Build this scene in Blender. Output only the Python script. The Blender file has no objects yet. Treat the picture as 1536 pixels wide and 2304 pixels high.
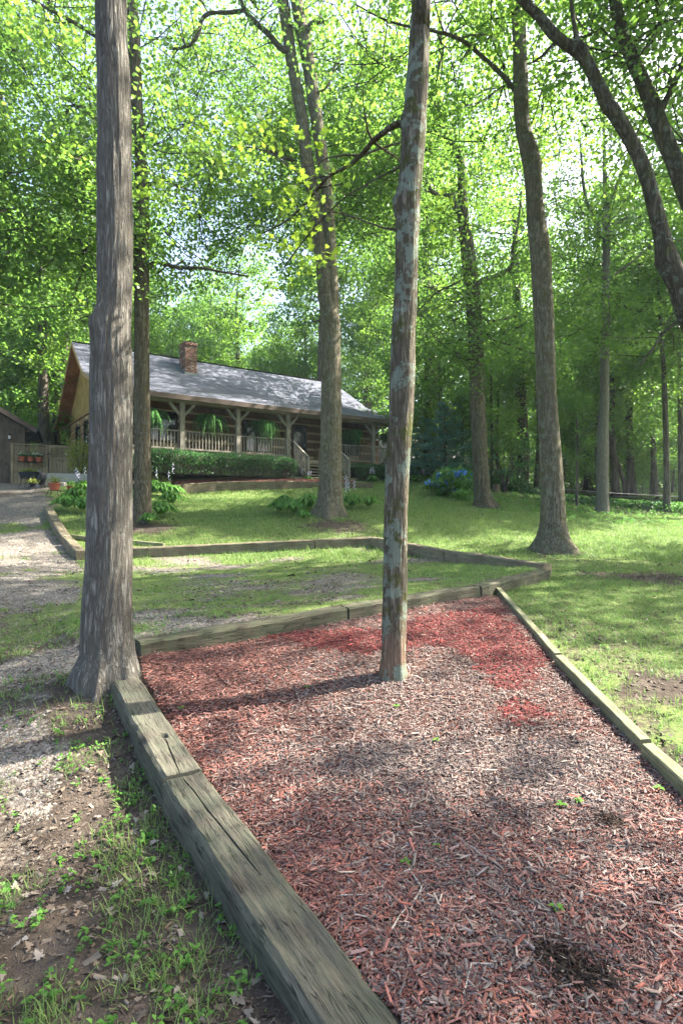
import bpy, math, random
import numpy as np
from mathutils import Vector, Matrix, noise as mnoise

random.seed(7)
RNG = np.random.default_rng(11)
SC = bpy.context.scene
COL = SC.collection
F, CX, CY, EYE = 1280.0, 768.0, 1152.0, 1.65

# ------------------------------------------------------------ camera, world, sun
cam = bpy.data.cameras.new('camera')
cam.sensor_fit = 'VERTICAL'
cam.sensor_height = 36.0
cam.lens = 20.0
cam.clip_start = 0.05
cam.clip_end = 900
co = bpy.data.objects.new('camera', cam)
co.location = (0, 0, EYE)
co.rotation_euler = (math.radians(90), 0, 0)
COL.objects.link(co)
SC.camera = co

SUN_AZ = math.atan2(0.94, 0.34)       # towards the sun, clockwise from +Y
SUN_EL = math.radians(44)
world = bpy.data.worlds.new('World')
SC.world = world
world.use_nodes = True
wn = world.node_tree
bg = wn.nodes['Background']
sky = wn.nodes.new('ShaderNodeTexSky')
sky.sky_type = 'NISHITA'
sky.sun_disc = False
sky.sun_elevation = SUN_EL
sky.sun_rotation = SUN_AZ
sky.air_density = 1.0
sky.dust_density = 4.5
sky.ozone_density = 1.0
wn.links.new(sky.outputs[0], bg.inputs[0])
bg.inputs[1].default_value = 0.105
sl = bpy.data.lights.new('sun', 'SUN')
sl.energy = 5.0
sl.angle = math.radians(0.55)
sl.color = (1.0, 0.93, 0.82)
so = bpy.data.objects.new('sun', sl)
sd = Vector((math.sin(SUN_AZ) * math.cos(SUN_EL), math.cos(SUN_AZ) * math.cos(SUN_EL), math.sin(SUN_EL)))
so.rotation_euler = sd.to_track_quat('Z', 'Y').to_euler()
so.location = sd * 60
COL.objects.link(so)
SC.view_settings.view_transform = 'Standard'
SC.view_settings.look = 'None'
SC.view_settings.gamma = 1
SC.view_settings.use_curve_mapping = False
SC.view_settings.exposure = 2.72
cy = SC.cycles
cy.max_bounces = 7
cy.diffuse_bounces = 4
cy.glossy_bounces = 2
cy.transmission_bounces = 5
cy.transparent_max_bounces = 6
cy.use_adaptive_sampling = True
cy.caustics_reflective = False
cy.caustics_refractive = False

# ------------------------------------------------------------ numpy noise
def _h(ix, iy, s):
    n = (ix * 374761393 + iy * 668265263 + s * 1442695041) & 0xffffffff
    n = ((n ^ (n >> 13)) * 1274126177) & 0xffffffff
    return ((n ^ (n >> 16)) & 0xffffff) / float(0xffffff)
def vnoise(x, y, s=0):
    x = np.asarray(x, float); y = np.asarray(y, float)
    ix = np.floor(x).astype(np.int64); iy = np.floor(y).astype(np.int64)
    fx = x - ix; fy = y - iy
    fx = fx * fx * (3 - 2 * fx); fy = fy * fy * (3 - 2 * fy)
    a = _h(ix, iy, s); b = _h(ix + 1, iy, s); c = _h(ix, iy + 1, s); d = _h(ix + 1, iy + 1, s)
    return (a * (1 - fx) + b * fx) * (1 - fy) + (c * (1 - fx) + d * fx) * fy
def fbm(x, y, s=0, o=4):
    r = 0; a = .5; t = 0
    for k in range(o):
        r = r + a * vnoise(np.asarray(x) * 2 ** k, np.asarray(y) * 2 ** k, s + k * 17); t += a; a *= .5
    return r / t

# ------------------------------------------------------------ terrain from control points
def pxd(px, py, d):
    return ((px - CX) / F * d, d, EYE - (py - CY) / F * d)
CP = [pxd(*p) for p in [
    (0, 2304, 1.8), (500, 2304, 1.82), (1000, 2304, 1.72), (1536, 2304, 1.74), (355, 1815, 3.12), (0, 1800, 3.2),
    (240, 1545, 4.35), (885, 1520, 4.55), (1536, 1800, 3.0), (1240, 1560, 4.3), (1536, 1350, 7.4), (1240, 1312, 8.8),
    (0, 1500, 5.0), (0, 1300, 9.6), (520, 1440, 5.6), (1000, 1345, 7.3),
    (840, 1232, 13.4), (470, 1248, 13.0), (180, 1260, 12.4), (1010, 1262, 11.4), (1245, 1237, 12.7), (1536, 1235, 14.2),
    (742, 1158, 17.6), (320, 1172, 16.2), (110, 1152, 17.0), (0, 1150, 17.4), (0, 1087, 25), (160, 1087, 25.4),
    (380, 1104, 23.4), (600, 1100, 24.8), (835, 1097, 26.4), (1090, 1142, 21), (1355, 1156, 22), (1536, 1162, 23),
    (1015, 1118, 24), (960, 1086, 30), (1120, 1102, 32), (1300, 1120, 30.5), (1536, 1130, 29.5),
    (1200, 1098, 40), (1400, 1106, 44), (1536, 1104, 46)]]
CP += [(-8.7, 24.6, 3.3), (-2, 28.6, 3.36), (4, 32, 3.36), (-14, 31, 3.3), (-4, 38, 3.4), (-20, 28, 3.2), (-25, 40, 3.6), (0, 50, 4), (25, 60, 4.3), (-40, 60, 4.6),
       (-12, 0, .05), (14, 0, .05), (0, -8, -.6), (-12, 8, .5), (14, 8, .5), (25, 14, .9), (-22, 16, 1.7), (45, 35, 2.6), (-45, 30, 3), (60, 70, 4.6), (0, 90, 5), (-60, 90, 5)]
_P = np.array(CP)
def _phi(r2): return .5 * r2 * np.log(r2 + 1e-9)
_n = len(_P)
_A = np.zeros((_n + 3, _n + 3))
_A[:_n, :_n] = _phi(((_P[:, None, :2] - _P[None, :, :2]) ** 2).sum(-1)) + np.eye(_n) * .35
_A[:_n, _n] = 1; _A[:_n, _n + 1:] = _P[:, :2]; _A[_n, :_n] = 1; _A[_n + 1:, :_n] = _P[:, :2].T
_w = np.linalg.solve(_A, np.concatenate([_P[:, 2], [0, 0, 0]]))
def H0(x, y):
    x = np.asarray(x, float); y = np.asarray(y, float); sh = x.shape
    x = x.ravel(); y = y.ravel()
    xc = np.clip(x, -62, 62); yc = np.clip(y, -9, 92)
    z = np.full(xc.shape, _w[_n])
    for i in range(_n):
        z += _w[i] * _phi((xc - _P[i, 0]) ** 2 + (yc - _P[i, 1]) ** 2)
    z += _w[_n + 1] * xc + _w[_n + 2] * yc
    z += np.hypot(x - xc, y - yc) * .02
    z += (fbm(x * .8, y * .8, 3, 3) - .5) * .06 * np.clip((np.hypot(x, y) - 4) / 6, .25, 1)
    return z.reshape(sh)
def h0(x, y): return float(H0(np.array([x]), np.array([y]))[0])
def ground_point(px, py):
    rx, rz = (px - CX) / F, -(py - CY) / F
    d = np.arange(1.0, 90, .04)
    z = H0(rx * d, d)
    k = np.nonzero(EYE + rz * d < z)[0]
    d0 = d[k[0]] if len(k) else 60.
    return Vector((rx * d0, d0, h0(rx * d0, d0)))
def P3(px, py, d): return Vector(pxd(px, py, d))
def inpoly(x, y, poly):
    r = np.zeros(np.shape(x), bool); n = len(poly)
    for i in range(n):
        x0, y0 = poly[i][:2]; x1, y1 = poly[(i + 1) % n][:2]
        if y0 == y1: continue
        c = ((y0 > y) != (y1 > y)) & (x < (x1 - x0) * (y - y0) / (y1 - y0) + x0)
        r ^= c
    return r
def distseg(x, y, pts):
    best = np.full(np.shape(x), 1e9)
    for (x0, y0), (x1, y1) in zip(pts[:-1], pts[1:]):
        L = (x1 - x0) ** 2 + (y1 - y0) ** 2 + 1e-9
        t = np.clip(((x - x0) * (x1 - x0) + (y - y0) * (y1 - y0)) / L, 0, 1)
        best = np.minimum(best, np.hypot(x - x0 - t * (x1 - x0), y - y0 - t * (y1 - y0)))
    return best

# zone outlines (ground plan, metres)
g2 = lambda px, py: ground_point(px, py).to_2d()
_a, _s, _b = P3(283, 1529, 4.32).to_2d(), P3(413, 1743, 3.10).to_2d(), P3(775, 2250, 1.74).to_2d()   # centre line of the near ties
_n2 = Vector(((_a - _b).y, -(_a - _b).x)).normalized() * .105
TIE_A0, TIE_S, TIE_B1 = _a + _n2, _s + _n2, _b + _n2 + (_b - _s) * .7
_pb = Vector((-.055, .11))
M0, M1, M2, M3, M4 = g2(318, 1492), g2(787, 1402), g2(1083, 1348), g2(1178, 1322), g2(1238, 1305)   # front foot of the middle row
R0, R1 = g2(1125, 1345), g2(1453, 1705)
R2 = R1 + (R1 - g2(1257, 1500)).normalized() * 2.3
BK = [g2(188, 1258), g2(328, 1255), g2(472, 1248), g2(706, 1236), g2(838, 1230), g2(1010, 1264), g2(1238, 1300)]
MULCH = [TIE_A0 + Vector((-.02, .12)), M0 + _pb, M1 + _pb, M2 + _pb, R0, R1, R2, Vector((1.4, .2)), TIE_B1, TIE_S]
PAD = [M0 + _pb, M1 + _pb, M2 + _pb, M3 + _pb, M4 + _pb, BK[5], BK[4], BK[3], BK[2], BK[1], BK[0], g2(178, 1330), g2(150, 1450)]
DRIVE = [g2(-500, 1087), g2(100, 1087), g2(112, 1150), g2(130, 1200), g2(180, 1260), g2(200, 1330), g2(165, 1450), g2(140, 1560), g2(110, 1750), g2(40, 1950), Vector((-1.6, 1.2)), Vector((-1.6, -6)), Vector((-9, -6)), Vector((-13, 10))]
def zone_off(x, y):
    m = inpoly(x, y, MULCH)
    dl = distseg(x, y, [TIE_A0, TIE_S, TIE_B1])
    o = np.where(m, .015 + .05 * np.exp(-(dl / .6) ** 2), 0.)
    p = inpoly(x, y, PAD)
    dm = distseg(x, y, [M0, M1, M2, M3, M4])
    return o + np.where(p, .13 * np.exp(-(dm / 1.6) ** 2) + .0, 0.)
def H(x, y): return H0(x, y) + zone_off(np.asarray(x, float), np.asarray(y, float))
def hh(x, y): return float(H(np.array([x]), np.array([y]))[0])

# ------------------------------------------------------------ objects
def tag(o, label=None, cat=None, group=None, kind=None):
    if label: o['label'] = label
    if cat: o['category'] = cat
    if group: o['group'] = group
    if kind: o['kind'] = kind
    return o
def empty(name, loc, label, cat, group=None, rz=0.):
    o = bpy.data.objects.new(name, None)
    o.empty_display_size = .1
    o.location = loc; o.rotation_euler = (0, 0, rz)
    COL.objects.link(o)
    return tag(o, label, cat, group)
def link(name, me, parent=None):
    o = bpy.data.objects.new(name, me)
    COL.objects.link(o)
    if parent is not None: o.parent = parent
    return o
def mesh_np(name, V, Fs, mats, col=None, smooth=False, fmat=None):
    """V (n,3); Fs list of (m,k) index arrays; col (n,4) point colours."""
    me = bpy.data.meshes.new(name)
    V = np.asarray(V, np.float32)
    me.vertices.add(len(V)); me.vertices.foreach_set('co', V.ravel())
    Fs = [np.asarray(f, np.int32) for f in Fs if len(f)]
    li = np.concatenate([f.ravel() for f in Fs])
    ks = np.concatenate([np.full(len(f), f.shape[1], np.int32) for f in Fs])
    ls = np.concatenate([[0], np.cumsum(ks)[:-1]]).astype(np.int32)
    me.loops.add(len(li)); me.loops.foreach_set('vertex_index', li)
    me.polygons.add(len(ks)); me.polygons.foreach_set('loop_start', ls)
    if smooth: me.polygons.foreach_set('use_smooth', np.ones(len(ks), bool))
    if not isinstance(mats, (list, tuple)): mats = [mats]
    for m in mats: me.materials.append(m)
    if fmat is not None: me.polygons.foreach_set('material_index', np.asarray(fmat, np.int32))
    if col is not None:
        a = me.attributes.new('tint', 'FLOAT_COLOR', 'POINT')
        a.data.foreach_set('color', np.asarray(col, np.float32).ravel())
    me.update(calc_edges=True)
    return me
def rotz_m(a):
    c, s = np.cos(a), np.sin(a); o = np.zeros_like(a); i = np.ones_like(a)
    return np.stack([np.stack([c, -s, o], -1), np.stack([s, c, o], -1), np.stack([o, o, i], -1)], -2)
def rotx_m(a):
    c, s = np.cos(a), np.sin(a); o = np.zeros_like(a); i = np.ones_like(a)
    return np.stack([np.stack([i, o, o], -1), np.stack([o, c, -s], -1), np.stack([o, s, c], -1)], -2)
def roty_m(a):
    c, s = np.cos(a), np.sin(a); o = np.zeros_like(a); i = np.ones_like(a)
    return np.stack([np.stack([c, o, s], -1), np.stack([o, i, o], -1), np.stack([-s, o, c], -1)], -2)
def scatter(TV, TF, pos, R, S, tint=None):
    """copies of template verts TV (k,3), faces TF, at pos with rotations R and scales S (n,3); returns V, F, C"""
    TV = np.asarray(TV, float); n, k = len(pos), len(TV)
    V = np.einsum('nij,nkj->nki', R, TV[None] * S[:, None, :]) + pos[:, None, :]
    TF = [TF] if not isinstance(TF, list) else TF
    Fo = [(np.asarray(f)[None] + (np.arange(n) * k)[:, None, None]).reshape(-1, np.asarray(f).shape[1]) for f in TF]
    C = None
    if tint is not None:
        C = np.repeat(np.concatenate([tint, np.ones((n, 1))], 1)[:, None, :], k, 1).reshape(-1, 4)
    return V.reshape(-1, 3), Fo, C
def join(parts):
    Vs, Fs, Cs, off = [], [], [], 0
    for V, Fo, C in parts:
        Vs.append(V); Cs.append(C)
        Fs += [f + off for f in Fo]; off += len(V)
    return np.concatenate(Vs), Fs, (np.concatenate(Cs) if Cs[0] is not None else None)

class MB:
    """collects simple solids into one mesh"""
    def __init__(s): s.v = []; s.f = []
    def add(s, vs, fs):
        o = len(s.v); s.v += [tuple(v) for v in vs]; s.f += [tuple(i + o for i in f) for f in fs]; return s
    def box(s, x0, x1, y0, y1, z0, z1):
        return s.add([(x0, y0, z0), (x1, y0, z0), (x1, y1, z0), (x0, y1, z0), (x0, y0, z1), (x1, y0, z1), (x1, y1, z1), (x0, y1, z1)],
                     [(0, 3, 2, 1), (4, 5, 6, 7), (0, 1, 5, 4), (1, 2, 6, 5), (2, 3, 7, 6), (3, 0, 4, 7)])
    def bar(s, p, q, w, h, up=(0, 0, 1)):
        p, q = Vector(p), Vector(q); d = (q - p).normalized(); u = Vector(up)
        if abs(d.dot(u)) > .98: u = Vector((0, 1, 0))
        a = d.cross(u).normalized() * w / 2; b = a.cross(d).normalized() * h / 2
        vs = [p - a - b, p + a - b, p + a + b, p - a + b, q - a - b, q + a - b, q + a + b, q - a + b]
        return s.add(vs, [(0, 1, 2, 3), (7, 6, 5, 4), (0, 4, 5, 1), (1, 5, 6, 2), (2, 6, 7, 3), (3, 7, 4, 0)])
    def tube(s, pts, rad, n=8, cap=True):
        pts = [Vector(p) for p in pts]
        if not isinstance(rad, (list, tuple)): rad = [rad] * len(pts)
        o = len(s.v); ref = Vector((.31, .95, .05))
        for i, p in enumerate(pts):
            d = (pts[min(i + 1, len(pts) - 1)] - pts[max(i - 1, 0)]).normalized()
            if abs(d.dot(ref)) > .95: ref = Vector((1, 0, 0))
            a = (ref - d * ref.dot(d)).normalized(); b = d.cross(a); ref = a
            for k in range(n):
                t = 2 * math.pi * k / n
                s.v.append(tuple(p + (a * math.cos(t) + b * math.sin(t)) * rad[i]))
        for i in range(len(pts) - 1):
            for k in range(n):
                s.f.append((o + i * n + k, o + i * n + (k + 1) % n, o + (i + 1) * n + (k + 1) % n, o + (i + 1) * n + k))
        if cap:
            s.f.append(tuple(o + k for k in reversed(range(n)))); s.f.append(tuple(o + (len(pts) - 1) * n + k for k in range(n)))
        return s
    def lathe(s, prof, c=(0, 0, 0), n=16):
        o = len(s.v)
        for r, z in prof:
            for k in range(n):
                t = 2 * math.pi * k / n
                s.v.append((c[0] + r * math.cos(t), c[1] + r * math.sin(t), c[2] + z))
        for i in range(len(prof) - 1):
            for k in range(n):
                s.f.append((o + i * n + k, o + i * n + (k + 1) % n, o + (i + 1) * n + (k + 1) % n, o + (i + 1) * n + k))
        return s
    def build(s, name, mat, parent=None, off=(0, 0, 0), smooth=False):
        me = bpy.data.meshes.new(name)
        me.from_pydata([(v[0] - off[0], v[1] - off[1], v[2] - off[2]) for v in s.v], [], s.f)
        me.materials.append(mat)
        if smooth:
            for p in me.polygons: p.use_smooth = True
        me.update()
        return link(name, me, parent)
_unit = {}
def piece(name, mat, parent, x0, x1, y0, y1, z0, z1, tilt=None):
    """a box-shaped piece that shares one mesh per material"""
    if mat.name not in _unit:
        b = .5; c = .47
        m = MB(); m.box(-.5, .5, -.5, .5, -.5, .5)
        me = bpy.data.meshes.new(name); me.from_pydata(m.v, [], m.f); me.materials.append(mat); me.update()
        _unit[mat.name] = me
    o = link(name, _unit[mat.name], parent)
    o.location = ((x0 + x1) / 2, (y0 + y1) / 2, (z0 + z1) / 2)
    o.scale = (x1 - x0, y1 - y0, z1 - z0)
    if tilt: o.rotation_euler = tilt
    return o

# ------------------------------------------------------------ materials
class NT:
    def __init__(s, name, rough=.8, spec=.3):
        s.m = bpy.data.materials.new(name); s.m.use_nodes = True
        s.t = s.m.node_tree; s.b = s.t.nodes['Principled BSDF']; s.out = s.t.nodes['Material Output']
        s.b.inputs['Roughness'].default_value = rough
        s.b.inputs['Specular IOR Level'].default_value = spec
    def n(s, ty, **k):
        x = s.t.nodes.new('ShaderNode' + ty)
        for a, v in k.items():
            if a.startswith('_'): setattr(x, a[1:], v)
            else:
                key = a.replace('__', ' ')
                if hasattr(v, 'is_output') or isinstance(v, bpy.types.NodeSocket): s.t.links.new(v, x.inputs[key])
                else: x.inputs[key].default_value = v
        return x
    def lk(s, a, b): s.t.links.new(a, b)
    def coord(s, kind='Object', sc=(1, 1, 1)):
        if kind == 'Position': src = s.n('NewGeometry').outputs['Position']
        else: src = s.n('TexCoord').outputs[kind]
        mp = s.n('Mapping'); s.lk(src, mp.inputs[0]); mp.inputs['Scale'].default_value = sc
        return mp.outputs[0]
    def noise(s, vec, scale, detail=4, rough=.55, dist=0.):
        return s.n('TexNoise', Vector=vec, Scale=scale, Detail=detail, Roughness=rough, Distortion=dist).outputs[0]
    def ramp(s, fac, stops, interp='LINEAR'):
        r = s.n('ValToRGB'); s.lk(fac, r.inputs[0]); cr = r.color_ramp; cr.interpolation = interp
        while len(cr.elements) < len(stops): cr.elements.new(.5)
        for e, (p, c) in zip(cr.elements, stops):
            e.position = p; e.color = (c[0], c[1], c[2], 1) if not isinstance(c, (int, float)) else (c, c, c, 1)
        return r.outputs[0]
    def mix(s, fac, a, b, mode='MIX'):
        x = s.n('MixRGB', _blend_type=mode)
        for v, i in ((fac, 0), (a, 1), (b, 2)):
            if isinstance(v, bpy.types.NodeSocket): s.lk(v, x.inputs[i])
            elif i == 0: x.inputs[0].default_value = v
            else: x.inputs[i].default_value = (v[0], v[1], v[2], 1)
        return x.outputs[0]
    def math(s, op, a, b=0.):
        x = s.n('Math', _operation=op)
        for v, i in ((a, 0), (b, 1)):
            if isinstance(v, bpy.types.NodeSocket): s.lk(v, x.inputs[i])
            else: x.inputs[i].default_value = v
        return x.outputs[0]
    def base(s, c):
        if isinstance(c, bpy.types.NodeSocket): s.lk(c, s.b.inputs['Base Color'])
        else: s.b.inputs['Base Color'].default_value = (c[0], c[1], c[2], 1)
    def bump(s, hgt, strength=.5, dist=.02):
        b = s.n('Bump', Height=hgt); b.inputs['Strength'].default_value = strength; b.inputs['Distance'].default_value = dist
        s.lk(b.outputs[0], s.b.inputs['Normal'])

def bark(name, dark, mid, light, sc=22, lichen=0., moss=0., foot=None, lc=(.30, .36, .31), zs=.11, bs=.9, ls=8.5, lt=.555):
    s = NT(name, .92, .15)
    v = s.coord('Object', (1, 1, zs)); o = s.coord('Object')
    a = s.noise(v, sc * .55, 5, .6, 1.1); b = s.noise(v, sc * 2.2, 5, .65, .3); e = s.noise(o, sc * 1.1, 4, .6)
    rid = s.math('MINIMUM', s.math('MULTIPLY', s.math('ABSOLUTE', s.math('SUBTRACT', a, .5)), 8.), 1.)
    h = s.math('ADD', s.math('MULTIPLY', rid, .6), s.math('ADD', s.math('MULTIPLY', b, .28), s.math('MULTIPLY', e, .12)))
    c = s.ramp(h, [(.18, dark), (.5, mid), (.9, light)])
    big = s.noise(o, 1.3, 4, .6)
    c = s.mix(s.ramp(big, [(.35, 0.), (.7, .35)]), c, (mid[0] * 1.25, mid[1] * 1.2, mid[2] * 1.1))
    if foot:
        z = s.n('SeparateXYZ'); s.lk(o, z.inputs[0])
        g = s.math('ADD', z.outputs[2], s.math('MULTIPLY', s.noise(o, 5, 3), .5))
        c = s.mix(s.ramp(s.math('MULTIPLY', g, 1.3), [(.45, .8), (.95, 0.)]), c, s.mix(h, foot, tuple(k * 1.4 for k in foot)))
    if moss:
        c = s.mix(s.math('MULTIPLY', s.ramp(s.noise(o, 4.5, 5, .7), [(.52, 0.), (.62, 1.)]), moss), c, (.075, .085, .022))
    if lichen:
        c = s.mix(s.math('MULTIPLY', s.ramp(s.noise(o, ls, 8, .66), [(lt, 0.), (lt + .03, 1.)]), lichen), c, s.mix(b, tuple(k * .75 for k in lc), lc))
    s.base(c); s.bump(h, bs, .03)
    return s.m
BARK_GREY = bark('bark_furrowed', (.098, .089, .076), (.165, .153, .132), (.235, .222, .195), 62, .15, 0, zs=.10, bs=1.)
BARK_LICHEN = bark('bark_lichen', (.05, .042, .028), (.135, .118, .086), (.215, .195, .15), 46, .95, .9, ls=5.2, lt=.525, foot=(.19, .125, .085), lc=(.235,.275,.215))
BARK_PATCHY = bark('bark_patchy', (.052, .045, .03), (.142, .125, .09), (.23, .21, .155), 38, .5, .6, lc=(.22,.235,.19))
BARK_BROWN = bark('bark_brown', (.03, .025, .017), (.095, .08, .057), (.18, .155, .115), 30, .35, .35, lc=(.17,.20,.17))
BARK_MOSS = bark('bark_mossy', (.018, .016, .011), (.06, .052, .037), (.12, .106, .08), 24, .6, .6, lc=(.16,.19,.16))
BARK_DARK = bark('bark_dark', (.018, .015, .012), (.055, .046, .038), (.11, .095, .08), 14)
BARK_FAR = bark('bark_far', (.03, .026, .022), (.085, .074, .062), (.16, .14, .12), 10)

def leaf_mat(name, dark, light, trans, k=.55, rough=.45):
    s = NT(name, rough, .35)
    at = s.n('Attribute', _attribute_name='tint')
    oi = s.n('ObjectInfo')
    f = s.math('ADD', s.math('MULTIPLY', at.outputs['Fac'], .8), s.math('MULTIPLY', oi.outputs['Random'], .2))
    c = s.ramp(f, [(0., dark), (1., light)])
    s.base(c)
    tr = s.n('BsdfTranslucent')
    tc = s.ramp(f, [(0., tuple(x * y for x, y in zip(trans, (.5, .66, 1.1)))), (1., trans)])
    s.lk(tc, tr.inputs['Color'])
    mx = s.n('MixShader'); mx.inputs[0].default_value = k
    s.lk(s.b.outputs[0], mx.inputs[1]); s.lk(tr.outputs[0], mx.inputs[2]); s.lk(mx.outputs[0], s.out.inputs[0])
    return s.m
LEAF = leaf_mat('leaf_green', (.032, .095, .035), (.11, .19, .04), (.25, .43, .05), .55)
LEAF_MAPLE = leaf_mat('leaf_maple', (.04, .10, .02), (.12, .20, .03), (.34, .48, .04), .55)
LEAF_DARK = leaf_mat('leaf_dark', (.015, .06, .02), (.06, .14, .035), (.10, .26, .05), .4)
LEAF_PINE = leaf_mat('needles', (.06, .17, .13), (.16, .34, .24), (.16, .38, .24), .4)
LEAF_YELLOW = leaf_mat('leaf_yellow', (.12, .16, .02), (.25, .27, .04), (.4, .42, .05), .45)
LEAF_HOSTA = leaf_mat('leaf_hosta', (.045, .14, .022), (.14, .30, .05), (.2, .42, .06), .4)
GRASS = leaf_mat('grass_blades', (.05, .135, .03), (.24, .31, .09), (.24, .36, .08), .4, .6)
FERN = leaf_mat('fern_fronds', (.07, .19, .05), (.18, .40, .11), (.26, .55, .13), .4)

def wood(name, dark, light, sc=10, axis=0, green=0., kind='Object', rough=.85, bs=.4, gc=(.07, .10, .05)):
    s = NT(name, rough, .2)
    st = [1, 1, 1]; st[axis] = .06
    v = s.coord(kind, tuple(st)); o = s.coord(kind)
    a = s.noise(v, sc, 6, .65, .4)
    fine = s.noise(v, sc * 3.3, 5, .7, .2)
    a = s.math('ADD', s.math('MULTIPLY', a, .55), s.math('MULTIPLY', fine, .45))
    c = s.ramp(a, [(.36, dark), (.62, light)])
    chk = s.math('ABSOLUTE', s.math('SUBTRACT', s.noise(v, sc * .8, 3, .5, .6), .5))
    chm = s.math('MULTIPLY', s.ramp(chk, [(.006, 1.), (.028, 0.)]), s.ramp(s.noise(o, 7, 3), [(.46, 0.), (.56, .85)]))
    c = s.mix(chm, c, tuple(k * .25 for k in dark))
    c = s.mix(s.ramp(s.noise(o, 2.5, 4, .6), [(.38, .55), (.62, 0.)]), c, tuple(k * .6 for k in dark))
    if green: c = s.mix(s.math('MULTIPLY', s.ramp(s.noise(o, 5, 5, .7), [(.40, 0.), (.62, 1.)]), green), c, gc)
    s.base(c); s.bump(s.math('SUBTRACT', a, s.math('MULTIPLY', chm, .6)), bs, .012)
    return s.m
TIE_NEAR = wood('weathered_tie', (.05, .044, .035), (.17, .152, .115), 60, 0, .5, gc=(.05, .068, .042), bs=1.)
TIE_DARK = wood('weathered_tie_dark', (.045, .04, .028), (.165, .145, .10), 40, 0, .6, gc=(.05, .07, .035), bs=1.)
TIE_MID = wood('weathered_tie_pale', (.10, .075, .05), (.27, .215, .15), 30, 0, .4, bs=.8)
TIMBER_GREEN = wood('treated_timber', (.12, .12, .065), (.25, .24, .15), 40, 0, .2)
PORCH_WOOD = wood('porch_wood', (.24, .215, .18), (.42, .385, .33), 14, 2, .15, 'Position')
DECK_WOOD = wood('deck_wood', (.24, .21, .16), (.42, .37, .29), 14, 0, .15, 'Position')
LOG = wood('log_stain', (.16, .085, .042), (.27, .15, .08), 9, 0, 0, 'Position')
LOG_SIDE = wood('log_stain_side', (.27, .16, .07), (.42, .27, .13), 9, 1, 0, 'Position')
BOARD = wood('gable_boards', (.32, .22, .07), (.50, .36, .13), 10, 2, 0, 'Position')
SOFFIT = wood('soffit_stain', (.33, .16, .07), (.48, .25, .12), 10, 1, 0, 'Position')
FENCE = wood('fence_wood', (.24, .18, .11), (.42, .34, .22), 14, 2, .35, 'Position')
SHED_WOOD = wood('shed_wood', (.10, .075, .06), (.20, .155, .12), 12, 2, .3, 'Position')

def plain(name, c, rough=.6, var=.15, sc=8, metal=0., spec=.4):
    s = NT(name, rough, spec)
    n = s.noise(s.coord('Position'), sc, 4)
    s.base(s.mix(n, tuple(x * (1 - var) for x in c), tuple(x * (1 + var) for x in c)))
    s.b.inputs['Metallic'].default_value = metal
    return s.m
CHINK = plain('chinking', (.58, .47, .27), .8)
TRIM = plain('trim_tan', (.36, .24, .12), .6)
TRIM_DARK = plain('trim_dark_brown', (.045, .028, .02), .5)
FASCIA = plain('fascia_brown', (.085, .06, .048), .5)
FLASH = plain('flashing', (.25, .27, .30), .4, metal=.5)
BLACK = plain('black_iron', (.012, .012, .014), .45)
PLASTIC = plain('black_plastic', (.02, .022, .026), .75, spec=.2)
TERRA = plain('terracotta', (.34, .09, .045), .7)
REDPOT = plain('red_glazed_pot', (.30, .035, .03), .35)
WHITE = plain('white_petals', (.75, .74, .72), .6)
BLIND = plain('blind_slats', (.09, .09, .085), .6)
STONE = plain('stone', (.27, .25, .23), .85, .3, 6)
CONC = plain('concrete', (.36, .35, .34), .85, .15, 5)
MORTAR = plain('mortar', (.32, .29, .26), .9)
BLUE = plain('blue_petals', (.12, .33, .85), .6, .3, 30)
LAVENDER = plain('pale_lavender_petals', (.55, .5, .66), .6)
PINKISH = plain('neighbour_roof', (.46, .38, .44), .8)
NWALL = plain('neighbour_wall', (.36, .23, .17), .8)
ROAD = plain('asphalt_worn', (.24, .235, .25), .85, .15, 2)
DEADLEAF_S = NT('dead_leaf', .8, .2)
DEADLEAF_S.base(DEADLEAF_S.ramp(DEADLEAF_S.n('Attribute', _attribute_name='tint').outputs['Fac'], [(0., (.05, .035, .025)), (.6, (.13, .10, .075)), (1., (.25, .22, .19))]))
DEADLEAF = DEADLEAF_S.m
def tinted(name, rough=.85, spec=.2):
    s = NT(name, rough, spec)
    s.lk(s.n('Attribute', _attribute_name='tint').outputs['Color'], s.b.inputs['Base Color'])
    return s.m
CHIP = tinted('mulch_chips', .8)
PEBBLE = tinted('pebbles', .8)
BRICK = tinted('brick_faces', .9)
SHINGLE = tinted('shingles', .9, .25)
g = NT('window_glass', .04, .8); g.base((.012, .016, .018)); GLASS = g.m
g = NT('lamp_glass', .1, .6); g.base((.6, .62, .62)); LAMPGLASS = g.m

# ground: one material, driven by the zone attribute (r gravel, g grass, b mulch)
s = NT('ground', .95, .1)
att = s.n('Attribute', _attribute_name='tint'); sp = s.n('SeparateColor'); s.lk(att.outputs['Color'], sp.inputs[0])
p = s.coord('Position')
n1 = s.noise(p, 30, 5, .65); n2 = s.noise(p, 4, 5, .6); n3 = s.noise(p, 110, 3, .6)
vor = s.n('TexVoronoi', Vector=p, Scale=38.); vcol = s.n('SeparateColor'); s.lk(vor.outputs['Color'], vcol.inputs[0])
soil = s.mix(n1, (.022, .017, .013), (.085, .066, .052))
soil = s.mix(s.ramp(n2, [(.45, 0.), (.6, .6)]), soil, (.11, .088, .07))
grav = s.mix(vcol.outputs[0], (.14, .12, .10), (.31, .275, .235))
grav = s.mix(s.ramp(vor.outputs['Distance'], [(.25, 0.), (.6, .6)]), grav, (.07, .06, .05))
gras = s.mix(n1, (.05, .11, .026), (.17, .21, .065))
gras = s.mix(s.ramp(n2, [(.4, 0.), (.68, .6)]), gras, (.15, .15, .065))
mul = s.mix(n3, (.035, .018, .014), (.11, .055, .045))
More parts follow.
